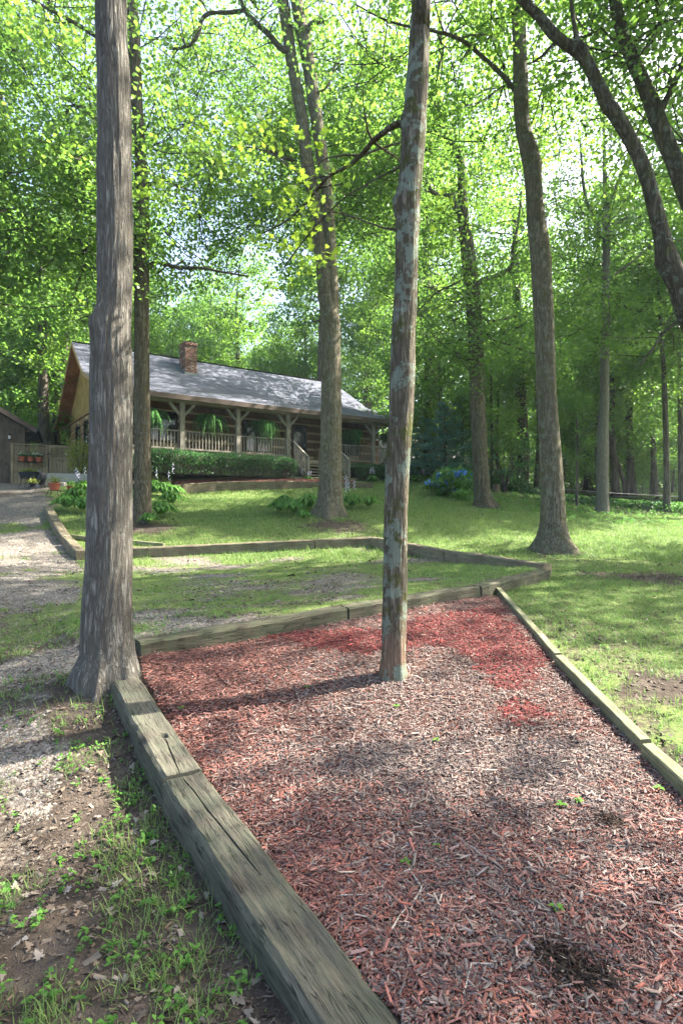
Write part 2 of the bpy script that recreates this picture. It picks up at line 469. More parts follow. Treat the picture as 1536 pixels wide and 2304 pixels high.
def edge(val, nz, w=.12):
    d = s.math('ADD', s.math('SUBTRACT', val, .5), s.math('MULTIPLY', s.math('SUBTRACT', nz, .5), 1.3))
    return s.ramp(s.math('ADD', d, .5), [(.5 - w, 0.), (.5 + w, 1.)])
c = s.mix(edge(sp.outputs[0], n1), soil, grav)
c = s.mix(edge(sp.outputs[1], s.math('ADD', s.math('MULTIPLY', n1, .6), s.math('MULTIPLY', n2, .4))), c, gras)
c = s.mix(sp.outputs[2], c, mul)
s.base(c); s.bump(s.math('ADD', n1, s.math('MULTIPLY', n3, .5)), .8, .03)
GROUND = s.m
# ------------------------------------------------------------ ground sheet, split by zone
def axis(lo, hi, c0, c1, st, gr):
    a = list(np.arange(c0, c1, st)); d = st; x = a[-1]
    while x < hi: d *= gr; x += d; a.append(x)
    d = st; x = c0; pre = []
    while x > lo: d *= gr; x -= d; pre.append(x)
    return np.array(pre[::-1] + a)
XS = axis(-95, 95, -4.5, 5.0, .085, 1.055); YS = axis(-9, 130, .9, 9.5, .085, 1.035)
HOUSE_A = math.atan2(.58, .815); HO = Vector((-9.4, 22.7, 3.3)); HM = Matrix.Translation(HO) @ Matrix.Rotation(HOUSE_A, 4, 'Z')
def house_local(x, y):
    dx, dy = x - HO.x, y - HO.y
    c, sn = math.cos(HOUSE_A), math.sin(HOUSE_A)
    return dx * c + dy * sn, -dx * sn + dy * c
def HP(s_, a_, z_): return HM @ Vector((s_, a_, z_ - 3.3))
BARE = [(g2(1470, 1300), .9), (g2(1500, 1560), .38), (g2(1330, 1290), .4), (g2(760, 1185), 1.3), (g2(1240, 1245), .9), (Vector((-1.5, 2.9)), .55), (Vector((-1.0, 2.2)), .35), (g2(325, 1190), .9)]
FOREST = [g2(1700, 1180), g2(1500, 1160), g2(1370, 1158), g2(1150, 1128), g2(1075, 1105), g2(960, 1090), HP(17.5, 3, 3).to_2d(), HP(17, 14, 3).to_2d(), HP(-2, 15, 3).to_2d(), Vector((-15.5, 27)), Vector((-60, 34)), Vector((-90, 140)), Vector((100, 140)), Vector((100, 20))]
def dens(x, y):
    """gravel, grass, mulch amounts"""
    jx = x + (fbm(x * 2.2, y * 2.2, 5, 3) - .5) * .5; jy = y + (fbm(x * 2.2, y * 2.2, 6, 3) - .5) * .5
    drive = inpoly(jx, jy, DRIVE); pad = inpoly(x, y, PAD); mul = inpoly(x, y, MULCH); forest = inpoly(jx, jy, FOREST)
    patch = fbm(x * .9, y * 1.4, 9, 4); p2 = fbm(x * 2.5, y * 2.5, 19, 3)
    grass = np.full(x.shape, .86) + (patch - .5) * .35
    grav = np.zeros(x.shape)
    near = np.clip((11 - y) / 6, 0, 1)
    grass = grass - near * .30 * (p2 > .42)
    grass = np.where(forest, .30 + patch * .45, grass)
    d2 = distseg(x, y, [g2(0, 1400), g2(160, 1330), g2(110, 1240)])
    grav = np.where(drive, .95 - .55 * np.clip((patch - .42) * 5, 0, 1), grav)
    grass = np.where(drive, np.clip((patch - .44) * 3.4, 0, .75) * (y < 17), grass)
    grav = np.where(pad, .48 + (.5 - patch) * .9, grav)
    grass = np.where(pad, .62 + (patch - .5) * 1.6, grass)
    for c, r in BARE:
        k = np.exp(-(((jx - c.x) / r) ** 2 + ((jy - c.y) / r) ** 2)) * (.45 + 1.1 * p2)
        grass = grass * np.clip(1 - .8 * k, 0, 1)
    hs, ha = house_local(x, y)
    grass = np.where((hs > 0) & (hs < 17) & (ha > -.8) & (ha < 12), 0, grass)
    grass = np.where(mul, 0, grass); grav = np.where(mul, 0, grav)
    return np.clip(grav, 0, 1), np.clip(grass, 0, 1), mul.astype(float)
gx, gy = np.meshgrid(XS, YS)
gz = H(gx, gy)
gr_, gs_, mu_ = dens(gx, gy)
V = np.stack([gx.ravel(), gy.ravel(), gz.ravel()], -1)
nx, ny = len(XS), len(YS)
idx = (np.arange(ny - 1)[:, None] * nx + np.arange(nx - 1)[None, :])
Q = np.stack([idx, idx + 1, idx + 1 + nx, idx + nx], -1).reshape(-1, 4)
fc = V[Q].mean(1)
isd = inpoly(fc[:, 0], fc[:, 1], DRIVE); isp = inpoly(fc[:, 0], fc[:, 1], PAD) & ~isd; ism = inpoly(fc[:, 0], fc[:, 1], MULCH) & ~isp & ~isd
isf = inpoly(fc[:, 0], fc[:, 1], FOREST) & ~isd & ~isp & ~ism
gs2 = gs_ * (1 - np.where(gx > .8, .30, .62) * np.clip((8.5 - gy) / 5, 0, 1))
ZC = np.stack([gr_.ravel(), gs2.ravel(), mu_.ravel(), np.ones(gr_.size)], -1)
for nm, sel in (('driveway', isd), ('parking_pad', isp), ('mulch_bed', ism), ('forest_floor', isf), ('lawn', ~(isd | isp | ism | isf))):
    q = Q[sel]; u, inv = np.unique(q, return_inverse=True)
    me = mesh_np(nm, V[u], [inv.reshape(-1, 4)], GROUND, ZC[u], smooth=True)
    tag(link(nm, me), kind='structure')

# road far right
rp = [g2(1080, 1094), g2(1200, 1105), g2(1300, 1114), g2(1400, 1122), g2(1536, 1130), g2(1750, 1142), g2(2300, 1160)]
rp[0] = Vector((rp[1].x - 10, rp[1].y + 5))
rp = [Vector((rp[1].x - 28, rp[1].y + 16))] + rp
m = MB(); pv = []
for i, c in enumerate(rp):
    d = (rp[min(i + 1, len(rp) - 1)] - rp[max(i - 1, 0)]).normalized(); n_ = Vector((-d.y, d.x))
    for k in (-1.6, 0, 1.6):
        q = c + n_ * k; pv.append((q.x, q.y, h0(c.x, c.y) + .26 + (.03 if k == 0 else 0)))
fs = [(i * 3 + k, i * 3 + k + 1, i * 3 + k + 4, i * 3 + k + 3) for i in range(len(rp) - 1) for k in (0, 1)]
m.add(pv, [tuple(reversed(f)) for f in fs]); tag(m.build('road', ROAD), kind='structure')

# ------------------------------------------------------------ ties and timbers
def tie(name, p0, p1, w, h, z0, z1, mat, label, group, cat='timber', crack=None, seed=0, rough=.006, nl=60, hole=None, sag=0.):
    """a sawn timber lying from p0 to p1 (centre line), top at z0..z1"""
    p0 = Vector((p0[0], p0[1])); p1 = Vector((p1[0], p1[1])); L = (p1 - p0).length
    nw = 12 if crack else 6
    # cross-section outline, going round; more points on top
    b = min(w, h) * .09
    top = [(-w / 2 + b + (w - 2 * b) * k / nw, 0) for k in range(nw + 1)]
    sec = [(-w / 2, -h), (-w / 2, -h * .5), (-w / 2, -b), ] + top + [(w / 2, -b), (w / 2, -h * .5), (w / 2, -h)]
    if crack is not None:
        cw = .0035
    ns = len(sec); V = []
    for i in range(nl + 1):
        x = L * i / nl
        for j, (y, z) in enumerate(sec):
            q = Vector((x * 2.2, y * 14 + seed, z * 14))
            e = mnoise.noise(q) * rough * 1.5 + mnoise.noise(q * 4) * rough * .5
            yy, zz = y, z
            edge_ = max(0, abs(y) / (w / 2) - .6)
            zz += e - (abs(mnoise.noise(Vector((x * 6, y * 3, seed + 9)))) * rough * 3 * edge_ if z > -b - .001 else 0)
            yy += mnoise.noise(Vector((x * 2.5 + 5, z * 8, seed))) * rough * 1.2 + mnoise.noise(Vector((x * 11, z * 20, seed + 3))) * rough * .5
            zz -= sag * math.sin(math.pi * i / nl)
            V.append([x, yy, zz])
    if crack is not None:
        # move one row of top vertices onto the split and push it down
        for i in range(nl + 1):
            t = i / nl
            if crack[0] <= t <= crack[1]:
                cy = crack[2] + (crack[3] - crack[2]) * (t - crack[0]) / (crack[1] - crack[0]) + mnoise.noise(Vector((t * 9, seed, 0))) * .008
                js = [j for j, q in enumerate(sec) if q[1] == 0]
                j = min(js, key=lambda j: abs(sec[j][0] - cy))
                k = math.sin(math.pi * min(1, (t - crack[0]) / (crack[1] - crack[0]) * 6 / 2)) if t < crack[0] + (crack[1] - crack[0]) / 6 else 1.
                k *= min(1, (crack[1] - t) * 8 + .2)
                tz = V[i * ns + j][2]
                V[i * ns + j][1] = cy; V[i * ns + j][2] = tz - .03 * k
                V[i * ns + j - 1][1] = cy - cw * (.4 + k); V[i * ns + j + 1][1] = cy + cw * (.4 + k)
                
    if hole:
        for v in V:
            if v[2] > -.02:
                r = math.hypot((v[0] - hole[0]) / .035, (v[1] - hole[1]) / .03)
                if r < 1: v[2] -= .035 * (1 - r * r)
    fs = []
    for i in range(nl):
        for j in range(ns - 1):
            a = i * ns + j; fs.append((a, a + ns, a + ns + 1, a + 1))
    fs.append(tuple(range(ns))); fs.append(tuple(nl * ns + k for k in reversed(range(ns))))
    me = bpy.data.meshes.new(name); me.from_pydata(V, [], fs); me.materials.append(mat); me.update()
    o = link(name, me)
    o.location = (p0.x, p0.y, z0)
    o.rotation_euler = (0, -math.atan2(z1 - z0, L), math.atan2(p1.y - p0.y, p1.x - p0.x))
    return tag(o, label, cat, group)
def topz(px, py, d): return EYE - (py - CY) / F * d
GT = 'sawn timbers edging the mulch bed'
# near left row: a from the grey tree to the seam, b from the seam out of frame
TA0 = P3(283, 1529, 4.32); TA1 = P3(413, 1743, 3.10); TB1 = P3(775, 2250, 1.74)
dB = (TB1 - TA1); TB2 = TA1 + dB * 1.55
tie('railroad_tie', TA0.to_2d(), TA1.to_2d() + (TA0 - TA1).to_2d().normalized() * .006, .215, .27, TA0.z, TA1.z + .004, TIE_NEAR,
    'weathered grey-green tie with a bolt hole, ending at the foot of the big grey trunk', GT, crack=(.70, 1.0, .02, -.015), seed=1, nl=150, hole=(.98, 0.015))
tie('railroad_tie', TA1.to_2d() - (TA0 - TA1).to_2d().normalized() * .006, TB2.to_2d(), .225, .27, TA1.z - .004, TB2.z, TIE_NEAR,
    'longest nearest tie with a dark split along its mossy top, running out of the picture', GT, crack=(.0, .38, -.012, .02), seed=4, nl=220, rough=.008)
def row(pts, tops, w, h, mat, labels, group, seeds, sag=0.):
    for i in range(len(pts) - 1):
        d = (pts[i + 1] - pts[i]).normalized()
        tie('railroad_tie', pts[i] + d * .008, pts[i + 1] - d * .008, w, h, tops[i], tops[i + 1], mat, labels[i], group, seed=seeds + i * 3.7, rough=.011, nl=50, sag=sag)
# middle row between mulch and gravel pad
def back(p, q, k): d = (q - p).normalized(); return Vector((-d.y, d.x)) * k
nrm = back(M0, M3, .12)
mp = [M0 + nrm, M1 + nrm, M2 + nrm, M3 + nrm, M4 + nrm]
row(mp, [h0(*p) + .155 for p in mp], .21, .26, TIE_DARK,
    ['rotted dark tie behind the big grey trunk with a splintered hollow top', 'tie passing behind the slim lichen-covered trunk', 'short tie between two seams left of the bed corner', 'last short tie at the outer corner of the gravel pad'], 'ties between mulch and gravel', 20)
# back row round the gravel pad
bp = [p.copy() for p in BK]
bp = [p + Vector((0, .12)) for p in bp]
row(bp, [h0(*p) + .21 for p in bp], .21, .32, TIE_MID,
    ['tie end peeping out from behind the big grey trunk at the back of the pad', 'brown tie with an overgrown foot, right after the gap by the big grey trunk', 'cracked tie with a dark notch below the lawn, left of the double tree', 'tie in front of the double tree with a straw leaning on it',
     'tie behind the slim lichen trunk that starts the run to the corner', 'tie dropping to the outer corner of the pad, seam at its upper end'], 'ties along the back of the gravel pad', 50)
DR = [g2(108, 1153), g2(128, 1190), g2(152, 1228), g2(185, 1262)]
row(DR, [h0(*p) + .20 for p in DR], .22, .3, TIE_MID,
    ['grey lying tie at the far end of the driveway edge, cracked on top', 'pale-topped tie in the middle of the driveway edge', 'tie at the near corner where driveway edge meets the pad'], 'ties along the driveway edge', 80)
# thin pale timbers
def timber(a, b, w, h, lift, label, seed, group='thin treated landscape timbers'):
    za, zb = h0(*a) + lift, h0(*b) + lift
    return tie('landscape_timber', a, b, w, h, za, zb, TIMBER_GREEN, label, group, seed=seed, rough=.004, nl=40)
ns_ = Vector((.05, .0))
timber(g2(1120, 1338), g2(1255, 1497), .068, .1, .095, 'thin pale green timber starting at the corner tie', 3)
timber(g2(1257, 1500), g2(1453, 1708), .07, .1, .095, 'middle thin pale green timber between two butt joints', 5)
timber(g2(1456, 1711), g2(1456, 1711) + (g2(1453, 1708) - g2(1257, 1500)).normalized() * 2.3, .078, .1, .095, 'nearest thin timber, darker green, leaving the picture', 7)
timber(g2(160, 1212), g2(245, 1222), .1, .09, .10, 'thin timber on the lawn left of the big grey trunk', 8)
timber(g2(290, 1224), g2(370, 1232), .1, .09, .10, 'thin timber ending in the grass right of the big grey trunk', 9)
# two low ledges of timbers before the hedge
L1 = [P3(388, 1092, 23.0), P3(486, 1086, 23.9), P3(620, 1083, 24.8), P3(740, 1084, 25.8), P3(838, 1090, 26.2)]
L1 = [Vector((q.x, q.y)) for q in L1]
row(L1, [EYE + (CY - y) / F * d for (y, d) in ((1091, 23.0), (1084, 23.9), (1082, 24.8), (1084, 25.8), (1087, 26.2))], .2, .62, TIE_MID,
    ['lower ledge tie below the left end of the long hedge', 'lower ledge tie below the middle of the long hedge', 'lower ledge tie in front of the porch steps', 'lower ledge tie right of the double tree'], 'ledge ties below the hedge', 120)
L2 = [P3(385, 1080, 24.0), P3(520, 1074, 25.2), P3(660, 1074, 26.2), P3(800, 1078, 27.2)]
L2 = [Vector((q.x, q.y)) for q in L2]
row(L2, [EYE + (CY - y) / F * d for (y, d) in ((1080, 24.0), (1073.5, 25.2), (1073.5, 26.2), (1076, 27.2))], .16, .5, TIE_MID,
    ['upper ledge tie under the left half of the long hedge', 'upper ledge tie under the right half of the long hedge', 'upper ledge tie by the foot of the porch steps'], 'ledge ties below the hedge', 140)

# ------------------------------------------------------------ mulch chips
def tnormal_rot(n, flat=.35):
    """random yaw, small tilts"""
    return rotz_m(RNG.uniform(0, 6.283, n)) @ rotx_m(RNG.normal(0, flat, n)) @ roty_m(RNG.normal(0, flat * .8, n))
chipV = [(-.5, -.5, 0), (.5, -.34, 0), (.42, .5, 0), (-.44, .4, 0), (-.38, -.4, 1), (.5, -.26, .8), (.36, .36, 1), (-.5, .3, .75)]
chipF = [np.array([[4, 5, 6, 7], [0, 1, 5, 4], [2, 3, 7, 6]])]
flkV = [(-.5, -.35, 0), (-.1, -.5, .25), (.5, -.2, -.1), (-.42, .1, .7), (.05, .12, 1.), (.46, .2, .55), (-.5, .42, .1), (.1, .5, .2), (.4, .42, 0)]
flkF = [np.array([[0, 2, 5, 3], [3, 5, 8, 6]])]
flkV = [flkV[i] for i in (0, 2, 5, 3, 8, 6)]; flkF = [np.array([[0, 1, 2, 3], [3, 2, 4, 5]])]
def in_rect(n, x0, x1, y0, y1): return RNG.uniform(x0, x1, n), RNG.uniform(y0, y1, n)
red_blob = [g2(860, 1420), g2(960, 1392), g2(1120, 1372), g2(1160, 1420), g2(1235, 1500), g2(1200, 1535), g2(1150, 1570), g2(1105, 1560), g2(1110, 1525), g2(1040, 1490), g2(1000, 1462), g2(900, 1470), g2(790, 1480), g2(560, 1430)]
blob2 = [g2(1140, 1592), g2(1180, 1580), g2(1250, 1618), g2(1190, 1635), g2(1140, 1630)]
def chips(n, x0, x1, y0, y1, sl=1., dens_y=None):
    x, y = in_rect(n, x0, x1, y0, y1)
    k = inpoly(x, y, MULCH) | (inpoly(x, y, [MULCH[0], M0, M1, M2, R0, R0 + Vector((.05, -.05)), R1 + Vector((.0, 0))]) & False)
    k &= RNG.random(n) < np.clip(3.2 / np.maximum(y, 1.) + .35, 0, 1)
    x, y = x[k], y[k]; n = len(x)
    z = H(x, y) + np.abs(RNG.normal(0, .009, n)) + .002
    L = RNG.lognormal(math.log(.027), .5, n) * sl; L = np.clip(L, .008, .085)
    W = np.clip(L * RNG.uniform(.09, .36, n), .003, .015); T = RNG.uniform(.0015, .0045, n)
    pos = np.stack([x, y, z], -1); R = tnormal_rot(n, .26); S = np.stack([L, W, T], -1)
    # colour: fresh red, plain red, faded grey pink
    jx = x + (fbm(x * 9, y * 9, 31, 3) - .5) * .32; jy = y + (fbm(x * 9, y * 9, 32, 3) - .5) * .32
    fresh = inpoly(jx, jy, red_blob) | inpoly(jx, jy, blob2)
    cA = g2(1000, 1640)
    fade = np.exp(-(((x - cA.x - .1) / 1.05) ** 2 + ((y - cA.y - .1) / 1.25) ** 2) ** 1.3) * .8 + (fbm(x * 1.5, y * 1.5, 44, 3) - .5) * .6
    fade = np.clip(fade * 1.1 + .27 - .22 * np.clip((.2 - x) / 1.2, 0, 1), 0, .92)
    u = RNG.random(n)
    base = np.stack([.26 + 0 * u, .078 + .03 * u, .057 + .02 * u], -1)
    grey = np.stack([.215 + 0 * u, .15 + .01 * u, .125 + .01 * u], -1)
    frs = np.stack([.235 + 0 * u, .028 + .008 * u, .024 + .008 * u], -1)
    m_ = (RNG.random(n) < fade)[:, None]
    c = np.where(m_, grey, base); c = np.where((fresh & (RNG.random(n) < .97))[:, None], frs, c)
    c = c * np.clip(RNG.lognormal(-.28, .32, n), .25, 1.25)[:, None]; c = c + (c.mean(1)[:, None] - c) * RNG.uniform(0, .55, n)[:, None]
    for (hx, hy, hr) in ((1300, 2225, .11), (1240, 2170, .06), (1375, 1860, .07)):
        hc = g2(hx, hy); w_ = np.exp(-(((x - hc.x) / hr) ** 2 + ((y - hc.y) / (hr * .8)) ** 2)) * 1.3
        c = np.where((RNG.random(n) < w_)[:, None], np.array([.03, .02, .015]) * RNG.uniform(.4, 1.6, n)[:, None], c)
    pale = RNG.random(n) < .025
    c[pale] = np.array([.30, .25, .21]) * RNG.uniform(.6, 1.1, pale.sum())[:, None]
    q = RNG.random(n) < .35
    A = scatter(chipV, chipF, pos[q], R[q], S[q], c[q]); B = scatter(flkV, flkF, pos[~q], R[~q], S[~q], c[~q])
    return join([A, B])
parts = [chips(110000, -2.0, 3.3, .9, 9.0, .85), chips(100000, -1.2, 3.0, .9, 3.6, .62), chips(22000, -.3, 2.6, 1.1, 2.6, 1.0), chips(44000, -1.0, 2.8, 1.0, 3.4, .42), chips(90000, -2.0, 2.9, 3.2, 7.9, .72)]
V, Fs, C = join(parts)
tag(link('mulch_chips', mesh_np('mulch_chips', V, Fs, CHIP, C)), 'red and faded pink wood chips covering the bed', 'mulch', kind='stuff')

# ------------------------------------------------------------ pebbles
octV = [(1, .1, 0), (.2, .9, 0), (-.9, .3, 0), (-.1, -1, 0), (.35, .2, .8), (-.4, -.2, .7)]
octF = [np.array([[0, 1, 4], [3, 0, 4], [1, 2, 5], [2, 3, 5], [1, 5, 4], [3, 4, 5]])]
def pebbles(n, x0, x1, y0, y1, sz, thr=.5, keep=1.):
    x, y = in_rect(n, x0, x1, y0, y1)
    a, b, c_ = dens(x, y)
    k = (a * RNG.uniform(.55, 1.25, n) > thr) & (RNG.random(n) < keep)
    k &= np.abs(x / y) < .68
    x, y = x[k], y[k]; n = len(x)
    s_ = RNG.lognormal(math.log(sz), .35, n)
    pos = np.stack([x, y, H(x, y) - s_ * .15], -1)
    u = RNG.uniform(.5, 1.25, n)[:, None]
    c = np.array([.215, .198, .172]) * u + RNG.normal(0, .012, (n, 3)); c = np.clip(c, .05, .6)
    return scatter(octV, octF, pos, tnormal_rot(n, .4), np.stack([s_, s_ * RNG.uniform(.55, 1, n), s_ * RNG.uniform(.5, .9, n)], -1), c)
V, Fs, C = join([pebbles(46000, -3.4, -1.2, 1.4, 6.0, .0085, .56), pebbles(30000, -6.5, -1.5, 5.0, 11, .012, .45), pebbles(16000, -11, -5, 11, 25, .022, .5), pebbles(20000, -3.5, 3.3, 5.2, 13.5, .012, .55)])
tag(link('gravel', mesh_np('gravel', V, Fs, PEBBLE, C)), 'pale crushed stone of the driveway and parking pad', 'gravel', kind='stuff')

# ------------------------------------------------------------ grass
bladeV = [(-.5, 0, 0), (.5, 0, 0), (.36, .28, .5), (-.36, .28, .5), (0, .75, 1.)]
bladeF = [np.array([[0, 1, 2, 3]]), np.array([[3, 2, 4]])]
triV = [(-.5, 0, 0), (.5, 0, 0), (0, .5, 1.)]; triF = [np.array([[0, 1, 2]])]
def grass(n, x0, x1, y0, y1, hgt, wid, near=False, thr=.35, clump=None, keepfn=None):
    x, y = in_rect(n, x0, x1, y0, y1)
    if clump:
        nc = n // clump; cxs, cys = in_rect(nc, x0, x1, y0, y1)
        i = RNG.integers(0, nc, n); x = cxs[i] + RNG.normal(0, .035, n); y = cys[i] + RNG.normal(0, .035, n)
    a, b, c_ = dens(x, y)
    k = b * RNG.uniform(.4, 1.3, n) > thr
    k &= (np.abs(x / np.maximum(y, .1)) < .70) | ((x > 0) & (x / y < 1.25) & (y < 12))
    x, y, b = x[k], y[k], b[k]; n = len(x)
    h_ = hgt * RNG.uniform(.45, 1.35, n) * (.6 + .5 * fbm(x * 1.5, y * 1.5, 71, 3)) * 1.15
    w_ = wid * RNG.uniform(.7, 1.3, n)
    R = rotz_m(RNG.uniform(0, 6.283, n)) @ rotx_m(RNG.normal(-.15, .38, n))
    t = np.clip(.30 + .5 * fbm(x * .7, y * .7, 81, 3) + RNG.normal(0, .17, n), 0, 1)
    return scatter(bladeV if near else triV, bladeF if near else triF, np.stack([x, y, H(x, y) - .004], -1), R, np.stack([w_, h_, h_], -1), np.repeat(t[:, None], 3, 1))
V, Fs, C = join([
    grass(20000, -2.6, -.3, 1.4, 3.6, .055, .0042, True, .42, 13), grass(16000, -3.6, -.8, 2.0, 6.5, .06, .005, True, .45, 10),
    grass(82000, 1.4, 7.0, 2.4, 10.5, .055, .006, True, .28, 12), grass(34000, -6, 3.5, 5.2, 13.5, .05, .006, True, .40, 16),
    grass(150000, -9, 13, 11.5, 22, .075, .016, False, .36), grass(70000, -10, 20, 21, 31, .09, .028, False, .36),
    grass(22000, 3.5, 12, 9.5, 13, .06, .008, True, .42, 10), grass(34000, -8, 13, 11.5, 24, .13, .014, False, .5, 14), grass(30000, 5, 28, 29, 48, .11, .03, False, .30)])
tag(link('grass', mesh_np('grass', V, Fs, GRASS, C)), 'short shaded grass of the lawn and between the gravel', 'grass', kind='stuff')

# ------------------------------------------------------------ broad-leaved weeds, dead leaves, clover
leafV = [(0, 0, 0), (.45, -.5, .16), (1, 0, -.1), (.45, .5, .16)]; leafF = [np.array([[0, 1, 2, 3]])]
def weeds(n, x0, x1, y0, y1, sz, per=6, thr=.3):
    cx_, cy_ = in_rect(n, x0, x1, y0, y1)
    a, b, c_ = dens(cx_, cy_); k = (b * RNG.uniform(.3, 1.3, n) > thr) & (np.abs(cx_ / cy_) < .68); cx_, cy_ = cx_[k], cy_[k]; n = len(cx_)
    i = np.repeat(np.arange(n), per); m_ = len(i); hs_ = RNG.uniform(.01, .055, m_) * (sz / .03)
    x = cx_[i] + RNG.normal(0, sz * .35, m_); y = cy_[i] + RNG.normal(0, sz * .35, m_)
    R = rotz_m(RNG.uniform(0, 6.283, m_)) @ roty_m(RNG.normal(-.25, .3, m_)) @ rotx_m(RNG.normal(0, .25, m_))
    s_ = sz * RNG.uniform(.6, 1.3, m_)
    t = np.clip(RNG.normal(.5, .2, m_), 0, 1)
    return scatter(leafV, leafF, np.stack([x, y, H(x, y) + hs_ * .7], -1), R, np.stack([s_, s_ * .55, s_], -1), np.repeat(t[:, None], 3, 1))
V, Fs, C = join([weeds(520, -1.9, -.3, 1.4, 3.8, .026, 7, .2), weeds(700, -3.2, -1.0, 3, 6.5, .022, 6), weeds(1500, 1.6, 6.5, 2.4, 9.5, .02, 6), weeds(900, -6, 3.5, 5.2, 13.5, .02, 6, .4), weeds(2200, 5, 24, 19, 32, .09, 7, .2)])
tag(link('ground_weeds', mesh_np('ground_weeds', V, Fs, LEAF_HOSTA, C)), 'small broad-leaved weeds scattered in the thin grass', 'weeds', kind='stuff')

# maple leaf outline
def maple_outline():
    P = []
    for a, r in ((-90, .12), (-62, .62), (-50, .42), (-18, .72), (8, .42), (24, .86), (45, .50), (68, .78), (90, 1.12)):
        P.append((a, r))
    L = [(r * math.cos(math.radians(a)), r * math.sin(math.radians(a)) + .1) for a, r in P]
    Lm = [(-x, y) for x, y in L[1:-1]][::-1]
    o = L + Lm
    return [(y, x, .10 * abs(x) - .06 * y * y) for x, y in o]
MAPV = np.array(maple_outline()) * .5; _k = len(MAPV)
MAPF = [np.array([list(range(_k))[::-1]])]
def deadleaves(n, x0, x1, y0, y1, sz, on=None):
    x, y = in_rect(n, x0, x1, y0, y1)
    k = np.abs(x / y) < .66
    if on is not None:
        k &= on(x, y)
    x, y = x[k], y[k]; n = len(x); s_ = sz * RNG.uniform(.5, 1.3, n)
    V0 = MAPV * np.array([1, 1, 1.8])
    return scatter(V0, MAPF, np.stack([x, y, H(x, y) + .012], -1), tnormal_rot(n, .35), np.stack([s_, s_ * RNG.uniform(.5, 1, n), s_ * RNG.choice([-1, 1], n)], -1), np.repeat(RNG.uniform(0, 1, n)[:, None], 3, 1))
nt_ = lambda x, y: ~inpoly(x, y, MULCH)
V, Fs, C = join([deadleaves(420, -1.6, .1, 1.5, 3.8, .055, nt_), deadleaves(500, -3.5, 0, 3, 9, .05, nt_), deadleaves(1100, 1.5, 8, 2.5, 12, .045, nt_), deadleaves(140, -1.6, 3, 1.3, 7, .045, lambda x, y: ~nt_(x, y)), deadleaves(700, -8, 12, 9, 22, .07, nt_)])
tag(link('dead_leaves', mesh_np('dead_leaves', V, Fs, DEADLEAF, C)), 'dry brown maple leaves littering soil and chips', 'leaf litter', kind='stuff')

def debris(n, x0, x1, y0, y1, sz, bare=True):
    x, y = in_rect(n, x0, x1, y0, y1); a, b_, c_ = dens(x, y)
    k = (np.abs(x / y) < .68) & ~inpoly(x, y, MULCH) & (RNG.random(n) < np.clip(1.15 - b_ * .75 - a * .5, .08, 1) * (.35 + 1.3 * (fbm(x * 3, y * 3, 61, 3) > .48)))
    x, y = x[k], y[k]; n = len(x); L = RNG.lognormal(math.log(sz), .5, n)
    base = np.array([[.10, .078, .06], [.055, .042, .034], [.16, .135, .11], [.12, .085, .06]])[RNG.integers(0, 4, n)] * RNG.uniform(.5, 1.3, n)[:, None]
    return scatter(flkV, flkF, np.stack([x, y, H(x, y) + .003], -1), tnormal_rot(n, .4), np.stack([L, L * RNG.uniform(.2, .8, n), L * .2], -1), base)
V, Fs, C = join([debris(26000, -2.4, 0, 1.4, 4.2, .014), debris(22000, 1.2, 7, 2.4, 9.5, .018), debris(16000, -5, 0, 4, 9, .02), debris(14000, -6, 9, 9, 20, .035), debris(14000, 4, 26, 20, 48, .09)])
tag(link('soil_debris', mesh_np('soil_debris', V, Fs, CHIP, C)), 'crumbs of bark, leaf bits and clods on the bare soil', 'leaf litter', kind='stuff')
# seedlings and twigs on the mulch
def seedling(px, py, s_, label):
    p = ground_point(px, py); p.z = hh(p.x, p.y)
    r = empty('seedling', p, label, 'seedling', 'green seedlings sprouting in the mulch', random.uniform(0, 6))
    m = MB(); m.tube([(0, 0, -.01), (.004, 0, s_ * .8)], .0015, 4); m.build('stem', LEAF_HOSTA, r)
    for k in range(5):
        a = k * 2.4; n_ = 1
        V, Fs, C = scatter(leafV, leafF, np.array([[0, 0, s_ * (.5 + .08 * k)]]), rotz_m(np.array([a])) @ roty_m(np.array([-.15])), np.array([[s_, s_ * .6, s_]]), np.array([[.7, .7, .7]]))
        link('leaf', mesh_np('leaf', V, Fs, LEAF_HOSTA, C), r)
for px, py, s_, l in ((1252, 2075, .035, 'seedling alone in the open chips of the near right'), (1262, 1830, .035, 'left one of a seedling pair in the grey chips'), (1302, 1820, .03, 'right one of a seedling pair in the grey chips'), (912, 1980, .03, 'seedling on the bent twig in the near chips'),
                      (980, 1682, .028, 'seedling in the shaded chips below the slim lichen trunk'), (892, 1600, .03, 'seedling in the sunlit chips just below the slim lichen trunk'), (1482, 1790, .035, 'seedling close to the thin timber in the near right'), (408, 1622, .03, 'bright seedling beside the tie with the bolt hole'), (983, 1925, .025, 'tiny seedling in the chips left of the fork'), (690, 1560, .03, 'seedling in the dark trunk shadow')):
    seedling(px, py, s_, l)
TWIG = plain('dry_twig', (.33, .29, .25), .8)
def twig(pl, r_, label):
    ps = []
    for px, py in pl:
        q = ground_point(px, py); ps.append(Vector((q.x, q.y, hh(q.x, q.y) + .014)))
    m = MB(); m.tube(ps, [r_ * (1 - .6 * i / (len(ps) - 1)) for i in range(len(ps))], 6)
    o = m.build('twig', TWIG, None, ps[0]); o.location = ps[0]; tag(o, label, 'twig', 'dry twigs on the mulch')
twig([(920, 1990), (948, 2040), (925, 2090), (915, 2150)], .004, 'long forked dry twig lying bent in the near chips')
twig([(1110, 2215), (1060, 2235), (1043, 2290), (1040, 2303)], .005, 'pale curved twig at the bottom of the chips')
twig([(1352, 2110), (1352, 2140), (1366, 2165)], .0035, 'short crooked twig in the right chips')
